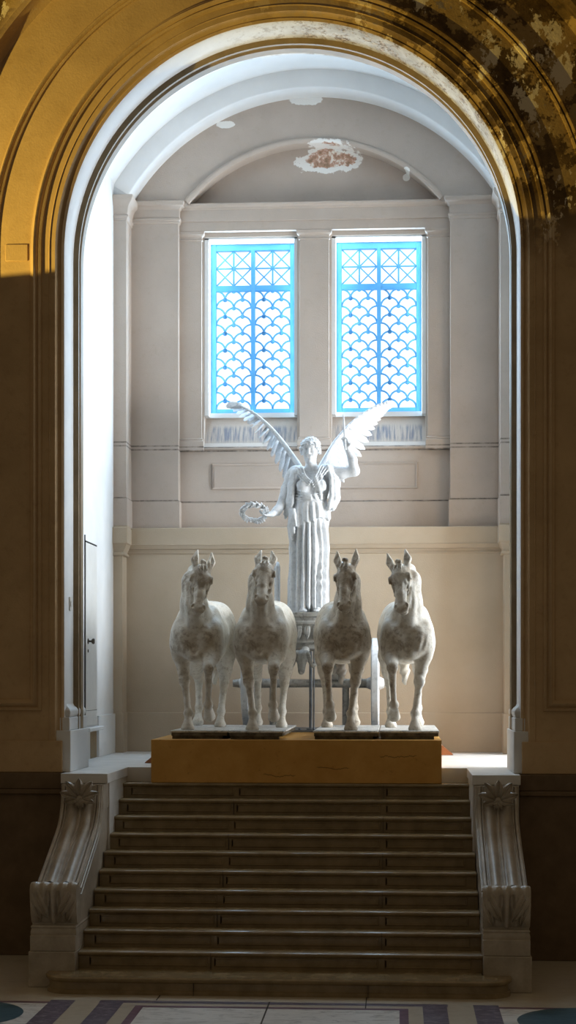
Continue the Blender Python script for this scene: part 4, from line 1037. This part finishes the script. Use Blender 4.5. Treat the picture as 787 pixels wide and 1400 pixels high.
# legs, trunk (mostly under the robe)
for q in (-1, 1):
    x = 0.02 + q * 0.10
    b.chain([(x, 0.02, 1.20, 0.13), (x, -0.02, 0.66, 0.085), (x * 1.0, 0.02, 0.10, 0.05)], 0.05)
    b.cap((x * 0.9, 0.02, 0.06), (x * 0.95, -0.19, 0.04), 0.05, 0.038, 0.03)
    for i in range(5): b.cap((x * 0.95 + (i - 2) * 0.019, -0.18, 0.036), (x * 0.95 + (i - 2) * 0.021, -0.245 + 0.008 * abs(i - (1 if q > 0 else 3)), 0.026), 0.015, 0.013, 0.006)
b.ell((0.02, 0.02, 1.22), (0.20, 0.15, 0.17), 0.08); b.ell((0.015, 0.02, 1.45), (0.165, 0.125, 0.18), 0.08); b.ell((0.03, 0.02, 1.68), (0.205, 0.14, 0.20), 0.08)
for q in (-1, 1): b.ell((0.03 + q * 0.095, -0.10, 1.66), (0.085, 0.075, 0.085), 0.03)
b.cap((-0.20, 0.03, 1.83), (0.27, 0.03, 1.85), 0.075, 0.075, 0.06)
b.cap((0.03, 0.03, 1.83), (0.012, -0.005, 2.02), 0.082, 0.068, 0.05)
# left arm (viewer's): reaching down and out with the wreath
b.chain([(-0.22, 0.03, 1.825, 0.085), (-0.30, 0.0, 1.62, 0.075), (-0.365, -0.03, 1.42, 0.062), (-0.42, -0.12, 1.33, 0.058), (-0.485, -0.23, 1.275, 0.038)], 0.03)
def hand(sc, wrist, dirv, palm_n, thumb_side, curl, length=0.20):
    """palm, four jointed fingers and a thumb"""
    w = Vector(wrist); d = Vector(dirv).normalized(); n = Vector(palm_n); n = (n - d * n.dot(d)).normalized(); sd = d.cross(n).normalized() * thumb_side
    pl = length * 0.48
    rot = np.array([sd, n, d]).T
    sc.ell(tuple(w + d * pl * 0.55), (length * 0.22, length * 0.12, pl * 0.62), 0.02, rot)
    for i, ln in enumerate((0.92, 1.0, 0.94, 0.74)):
        o = w + d * pl + sd * (length * (0.165 - 0.11 * i)); cur = o; dd = d.copy(); seg = length * 0.52 * ln
        pts = [(*(w + d * pl * 0.7 + sd * (length * (0.13 - 0.09 * i))), length * 0.062), (*cur, length * 0.058)]
        for j, fr in enumerate((0.42, 0.33, 0.25)):
            dd = (dd + n * math.tan(R(curl * (0.75 if j == 0 else 1.0)))).normalized() if curl < 80 else (Matrix.Rotation(R(curl * 0.8), 3, d.cross(n)) @ dd)
            cur = cur + dd * seg * fr; pts.append((*cur, length * (0.052 - 0.006 * j)))
        sc.chain(pts, 0.006)
    o = w + d * pl * 0.25 + sd * length * 0.16; t1 = o + (sd * 0.75 + d * 0.7 + n * 0.25).normalized() * length * 0.24; t2 = t1 + (d * 0.8 + n * 0.6).normalized() * length * 0.18
    sc.chain([(*o, length * 0.085), (*t1, length * 0.062), (*t2, length * 0.05)], 0.01)
hand(b, (-0.485, -0.23, 1.275), (-0.75, -0.5, -0.12), (0.1, -0.25, 0.95), 1, 34)
# right arm (viewer's): raised, bent at the elbow
b.chain([(0.27, 0.03, 1.845, 0.085), (0.42, 0.02, 1.83, 0.076), (0.585, 0.0, 1.855, 0.066), (0.56, -0.03, 2.0, 0.058), (0.495, -0.06, 2.14, 0.038)], 0.03)
hand(b, (0.49, -0.065, 2.14), (-0.15, -0.05, 1.0), (-0.35, -0.9, 0), 1, 46)
# head and face, looking a little to the viewer's left and down
HO = np.array([0.012, -0.03, 2.13]); Hm = (Euler((0, 0, R(-7))).to_matrix() @ Euler((R(5), 0, 0)).to_matrix()); Hn = np.array(Hm)
def fp(x, y, z): return tuple(HO + Hn @ np.array([x, y, z]))
def fe(c, r, k=0.02, sub=False): b.ell(fp(*c), r, k, Hn, sub)
fe((0, 0.01, 0.035), (0.112, 0.135, 0.125), 0.02); fe((0, -0.035, -0.055), (0.084, 0.092, 0.115), 0.05); fe((0, -0.085, -0.135), (0.034, 0.032, 0.030), 0.03)
fe((0, -0.118, 0.045), (0.075, 0.030, 0.03), 0.03)
for q in (-1, 1):
    fe((q * 0.040, -0.128, 0.008), (0.026, 0.018, 0.016), 0.014, True); fe((q * 0.040, -0.114, 0.006), (0.019, 0.014, 0.012), 0.004)
    b.cap(fp(q * 0.015, -0.128, 0.030), fp(q * 0.068, -0.108, 0.026), 0.010, 0.008, 0.012)
    fe((q * 0.052, -0.092, -0.045), (0.034, 0.030, 0.034), 0.03); fe((q * 0.017, -0.138, -0.052), (0.013, 0.014, 0.011), 0.008)
    fe((q * 0.108, 0.01, -0.01), (0.014, 0.026, 0.036), 0.012)
b.cap(fp(0, -0.126, 0.028), fp(0, -0.156, -0.046), 0.012, 0.015, 0.014)
b.cap(fp(-0.024, -0.124, -0.083), fp(0.024, -0.124, -0.083), 0.010, 0.010, 0.008); b.cap(fp(-0.020, -0.121, -0.100), fp(0.020, -0.121, -0.100), 0.011, 0.011, 0.008)
b.cap(fp(-0.028, -0.138, -0.0915), fp(0.028, -0.138, -0.0915), 0.004, 0.004, 0.004, True)
V, Q = b.mesh(1); np_mesh('body', V, Q, M['statue'], vic)
# hair: wavy, bound by a band, gathered at the nape
hr = Sculpt((-0.2, -0.24, 1.95), (0.22, 0.26, 2.36), 0.008)
hr.ell(fp(0, 0.03, 0.05), (0.128, 0.145, 0.128), 0.02, Hn); hr.ell(fp(0, 0.15, -0.03), (0.055, 0.05, 0.05), 0.03, Hn)
hr.ell(fp(0, -0.155, -0.055), (0.092, 0.10, 0.135), 0.012, Hn, True)
for q in (-1, 1): hr.chain([(*fp(q * 0.02, -0.125, 0.075), 0.026), (*fp(q * 0.075, -0.095, 0.055), 0.028), (*fp(q * 0.11, -0.04, 0.02), 0.03), (*fp(q * 0.115, 0.03, -0.03), 0.03)], 0.015)
hr.warp(lambda X, Y, Z: 0.011 * np.sin(75 * X + 25 * np.sin(22 * Z)) * np.cos(60 * Z + 30 * Y) + 0.004 * np.sin(140 * X + 90 * Y), (-0.2, -0.24, 1.95), (0.22, 0.26, 2.36))
ringp = [(*fp(0.124 * math.cos(a), 0.018 + 0.142 * math.sin(a), 0.080 - 0.03 * math.sin(a)), 0.012) for a in np.linspace(0, 2 * PI, 30)]
hr.chain(ringp, 0.004)
V, Q = hr.mesh(1); np_mesh('hair', V, Q, M['statue'], vic)

# robe
r = Sculpt((-0.50, -0.40, -0.005), (0.56, 0.36, 2.0), 0.009)
r.chain([(0.0, 0.0, 1.30, 0.225), (-0.005, 0.0, 0.85, 0.245), (-0.01, 0.0, 0.40, 0.245), (-0.01, 0.0, 0.02, 0.255)], 0.03, sy=1.25)
r.ell((0.06, -0.09, 0.78), (0.13, 0.12, 0.30), 0.08)                      # the bent leg pressing the cloth
# hem opens over the feet
r.ell((0.01, -0.25, 0.0), (0.13, 0.14, 0.085), 0.04, None, True)
def skirt(X, Y, Z):
    th = np.arctan2(X + 0.005, -Y)                                       # 0 towards the viewer, + to the right
    wob = 0.10 * np.sin(3.1 * Z + 1.0) + 0.05 * np.sin(7 * Z)
    f1 = np.abs(np.sin(8.5 * th + 1.3 + wob * 2.0)); f2 = np.sin(15 * th + 0.7 - wob * 3 + 2.2 * np.sin(2 * th))
    amp = np.clip((1.30 - Z) / 0.25, 0, 1)
    calm = 1 - 0.85 * np.exp(-((th - 0.52) / 0.34) ** 2) * np.exp(-((Z - 0.80) / 0.30) ** 2)
    d = -0.062 * (f1 ** 0.8 - 0.6) * amp * calm - 0.013 * f2 * amp * calm
    # slanting drag folds round the bent leg
    drag = np.exp(-((th - 0.75) / 0.40) ** 2) * np.exp(-((Z - 0.42) / 0.22) ** 2)
    d = d - 0.014 * np.sin(46 * (Z + 0.30 * (th - 0.9) + 0.25 * (th - 0.9) ** 2)) * drag
    return d
r.warp(skirt, (-0.5, -0.4, -0.005), (0.56, 0.36, 1.34))
# overfold hanging from the girdle with a stepped, fluttering hem
p = Sculpt((-0.50, -0.40, 0.95), (0.56, 0.36, 1.62), 0.009)
p.chain([(0.005, 0.0, 1.46, 0.205), (0.01, 0.0, 1.30, 0.245), (0.01, 0.0, 1.0, 0.272)], 0.02, sy=1.25)
def over(X, Y, Z):
    th = np.arctan2(X - 0.01, -Y)
    amp = np.clip((1.47 - Z) / 0.12, 0.0, 1)
    return -0.034 * (np.abs(np.sin(6.5 * th + 0.4 + 0.25 * np.sin(9 * Z))) - 0.5) * amp - 0.009 * np.sin(19 * th + 3 * Z) * amp
p.warp(over, (-0.5, -0.4, 0.95), (0.56, 0.36, 1.62))
sl, X, Y, Z = p.win((-1, -1, 0), (1, 1, 3)); th = np.arctan2(X - 0.01, -Y)
hem = 1.165 + 0.035 * np.abs(np.mod(th * 2.1 + 0.4, 2) - 1) + 0.045 * np.sin(1.6 * th) - 0.05 * np.exp(-((th + 1.05) / 0.28) ** 2) + 0.012 * np.sin(13 * th)
p.F[sl] = np.maximum(p.F[sl], (hem - Z) * 0.9)
sl2 = r.win((-1, -1, 0.95), (1, 1, 1.62))[0]; hh = p.F
i0 = int(round((p.lo[2] - r.lo[2]) / r.h)); nx_, ny_, nz_ = hh.shape
sub = r.F[:nx_, :ny_, i0:i0 + nz_]; sub[...] = np.minimum(sub, hh[:sub.shape[0], :sub.shape[1], :sub.shape[2]])
# bodice
r.ell((0.03, 0.03, 1.64), (0.225, 0.165, 0.235), 0.03); r.ell((0.015, 0.02, 1.50), (0.195, 0.15, 0.10), 0.05)
for q in (-1, 1): r.ell((0.032 + q * 0.098, -0.115, 1.655), (0.098, 0.080, 0.092), 0.03)
r.cap((-0.19, 0.03, 1.85), (0.25, 0.03, 1.865), 0.088, 0.088, 0.05)
# neckline scooped out to the skin
r.ell((0.025, -0.02, 1.985), (0.150, 0.155, 0.115), 0.015, None, True)
# folds: from both shoulders into the V, crossing bands, girdle
for i in range(4):
    u = i / 3.0
    r.chain([(-0.115 - 0.105 * u, 0.03, 1.935 - 0.02 * u, 0.012), (-0.085 - 0.105 * u, -0.115 + 0.02 * u, 1.885 - 0.025 * u, 0.012), (-0.045 - 0.060 * u, -0.178, 1.775 - 0.045 * u, 0.011), (0.022 - 0.022 * u, -0.192, 1.715 - 0.085 * u, 0.009)], 0.005)
    r.chain([(0.175 + 0.105 * u, 0.03, 1.95 - 0.02 * u, 0.012), (0.140 + 0.105 * u, -0.115 + 0.02 * u, 1.895 - 0.025 * u, 0.012), (0.100 + 0.060 * u, -0.178, 1.785 - 0.045 * u, 0.011), (0.034 + 0.030 * u, -0.192, 1.715 - 0.085 * u, 0.009)], 0.005)
# the mantle wrapped slantwise over the ribs, in close folds
for i in range(4):
    u = i / 3.0
    r.chain([(-0.19 + 0.01 * u, -0.06, 1.615 - 0.11 * u, 0.012), (-0.10, -0.166, 1.575 - 0.09 * u, 0.012), (0.03, -0.182, 1.535 - 0.06 * u, 0.010), (0.15, -0.135, 1.555 - 0.075 * u, 0.011), (0.205, -0.05, 1.60 - 0.10 * u, 0.010)], 0.005)
r.chain([(0.012 + 0.205 * math.cos(a), 0.01 + 0.168 * math.sin(a), 1.452 + 0.012 * math.sin(3 * a), 0.017) for a in np.linspace(0, 2 * PI, 30)], 0.008)
r.warp(lambda X, Y, Z: -0.004 * np.sin(70 * (X * 0.8 + 0.35 * np.abs(X - 0.03)) + 26 * Z), (-0.2, -0.3, 1.47), (0.26, 0.0, 1.80))
# sleeves hanging from both shoulders in folds
for i, (x, y) in enumerate(((-0.205, -0.11), (-0.24, -0.075), (-0.268, -0.03), (-0.285, 0.03), (-0.27, 0.09))):
    r.chain([(-0.17 - 0.012 * i, y * 0.5, 1.90, 0.022), (x, y, 1.68, 0.024), (x - 0.02, y - 0.005, 1.44 - 0.02 * i, 0.028), (x - 0.045, y, 1.30 - 0.025 * (i % 3), 0.020)], 0.010)
r.chain([(0.27, 0.0, 1.86, 0.055), (0.325, 0.0, 1.70, 0.060), (0.335, 0.0, 1.50, 0.062), (0.31, 0.0, 1.40, 0.045)], 0.03, sy=0.55)
r.chain([(-0.20, 0.0, 1.84, 0.055), (-0.245, 0.0, 1.65, 0.055), (-0.265, 0.0, 1.45, 0.055), (-0.29, 0.0, 1.34, 0.035)], 0.03, sy=0.55)
for i, (x, y) in enumerate(((0.285, -0.12), (0.325, -0.085), (0.362, -0.03), (0.372, 0.04), (0.345, 0.10))):
    r.chain([(0.235 + 0.02 * i, y * 0.5, 1.915, 0.022), (x, y, 1.76, 0.022), (x + 0.005, y, 1.52, 0.026), (x - 0.03 - 0.012 * i, y, 1.36 + 0.03 * (i % 2), 0.028)], 0.010)
# hanging zigzag ends of the cloak on the viewer's left
for i in range(4): r.chain([(-0.235 + 0.012 * i, -0.12 - 0.03 * i, 1.33, 0.03), (-0.255 + 0.022 * i, -0.12 - 0.035 * i, 1.12 + 0.05 * i, 0.030), (-0.24 + 0.024 * i, -0.11 - 0.035 * i, 0.86 + 0.09 * i, 0.016)], 0.016)
V, Q = r.mesh(1); np_mesh('robe', V, Q, M['statue'], vic)

# wings
def bez(P, t):
    P = [Vector(p) for p in P]
    while len(P) > 1: P = [P[i].lerp(P[i + 1], t) for i in range(len(P) - 1)]
    return P[0]
def catm(P, t):
    P = [Vector(p) for p in P]; n = len(P) - 1; i = min(int(t * n), n - 1); u = t * n - i
    a, b_, c_, d = P[max(i - 1, 0)], P[i], P[i + 1], P[min(i + 2, n)]
    return 0.5 * ((2 * b_) + (c_ - a) * u + (2 * a - 5 * b_ + 4 * c_ - d) * u * u + (-a + 3 * b_ - 3 * c_ + d) * u ** 3)
def wing(lead, chord, rows, nrm):
    m = MB(); N = 26
    pts = [catm(lead, i / (N - 1)) for i in range(N)]
    m.tube(pts, [0.044 * (1 - 0.85 * i / (N - 1)) for i in range(N)], 10)
    nrm = Vector(nrm).normalized()
    def feather(o, d, L, wd, lift):
        d = d.normalized(); sd = d.cross(nrm).normalized(); rings = []
        for i in range(8):
            u = i / 7; ww = wd * (0.55 + 0.45 * math.sin(PI * min(1, 0.1 + 0.75 * u))) * (1 if u < 0.8 else math.sqrt(max(0.02, 1 - ((u - 0.8) / 0.2) ** 2)))
            cpt = o + d * (L * u) + nrm * (lift * (1 - u) - 0.03 * u * u * L)
            rings.append([cpt - sd * ww - nrm * 0.003, cpt - sd * ww * 0.4 + nrm * 0.007, cpt + nrm * 0.013, cpt + sd * ww * 0.4 + nrm * 0.007, cpt + sd * ww - nrm * 0.003, cpt - nrm * 0.008])
        m.loft(rings)
    for (nf, l0, l1, wd, lift, tmin) in rows:
        for i in range(nf):
            t = tmin + (0.985 - tmin) * i / (nf - 1); o = catm(lead, t); tg = (catm(lead, min(1, t + 0.03)) - catm(lead, max(0, t - 0.03))).normalized()
            ch = catm(chord, t); mixf = t ** 1.3
            d = ch.normalized() * (1 - 0.62 * mixf) + tg * (0.15 + 0.85 * mixf)
            L = (l0 + (l1 - l0) * t) * (1.0 if t < 0.9 else 1.0 - 2.5 * (t - 0.9))
            feather(o, d, L * ch.length / 0.3, wd * (1 - 0.25 * t), lift)
    return m
lw = wing([(-0.10, 0.16, 1.86), (-0.20, 0.20, 2.03), (-0.455, 0.32, 2.385), (-0.70, 0.44, 2.64), (-0.93, 0.54, 2.80), (-1.02, 0.57, 2.84)],
          [(0.0, 0.10, -0.30), (0.0, 0.14, -0.30), (0.02, 0.2, -0.26), (0.02, 0.22, -0.20), (0.0, 0.2, -0.14), (-0.02, 0.15, -0.12)],
          [(26, 0.44, 0.30, 0.052, 0.0, 0.04), (22, 0.32, 0.20, 0.046, 0.014, 0.04), (20, 0.17, 0.10, 0.040, 0.026, 0.03)], (0.45, -0.85, 0.1))
lw.build('wing', M['statue'], vic, smooth=50)
rw = wing([(0.10, 0.16, 1.86), (0.19, 0.20, 2.03), (0.345, 0.30, 2.305), (0.59, 0.42, 2.59), (0.84, 0.50, 2.76), (1.02, 0.56, 2.83)],
          [(0.06, 0.06, -0.32), (0.10, 0.08, -0.36), (0.16, 0.08, -0.34), (0.16, 0.08, -0.24), (0.14, 0.06, -0.14), (0.10, 0.05, -0.08)],
          [(24, 0.34, 0.29, 0.052, 0.0, 0.04), (22, 0.26, 0.18, 0.048, 0.014, 0.04), (20, 0.16, 0.10, 0.040, 0.026, 0.03)], (-0.2, -0.95, 0.1))
rw.build('wing', M['statue'], vic, smooth=50)
# laurel wreath in the lowered hand and the staff end in the raised one
m = MB(); C0 = Vector((-0.70, -0.30, 1.295)); U = Vector((1, 0.10, 0.0)).normalized(); Wv = Vector((0.05, -0.80, 0.58)).normalized(); Nn = U.cross(Wv).normalized()
ring = [C0 + U * (0.150 * math.cos(a)) + Wv * (0.150 * math.sin(a)) for a in np.linspace(0, 2 * PI, 41)]
m.tube(ring, 0.010, 8)
rnd = random.Random(4)
for i in range(34):
    a = 2 * PI * i / 34; o = C0 + U * (0.150 * math.cos(a)) + Wv * (0.150 * math.sin(a)); tg = (-U * math.sin(a) + Wv * math.cos(a)); rad = (o - C0).normalized()
    for q in (-1, 1, 0.2): leaf(m, o, o + tg * 0.065 + rad * (0.036 * q) + Nn * rnd.uniform(-0.02, 0.03), 0.017, 0.008, Nn, n=6, mid=0.005)
m.build('wreath', M['statue'], vic, smooth=60)
m = MB(); m.tube([(0.47, -0.095, 2.12), (0.455, -0.095, 2.38), (0.445, -0.095, 2.58)], [0.014, 0.014, 0.009], 10); m.build('staff', M['statue'], vic)
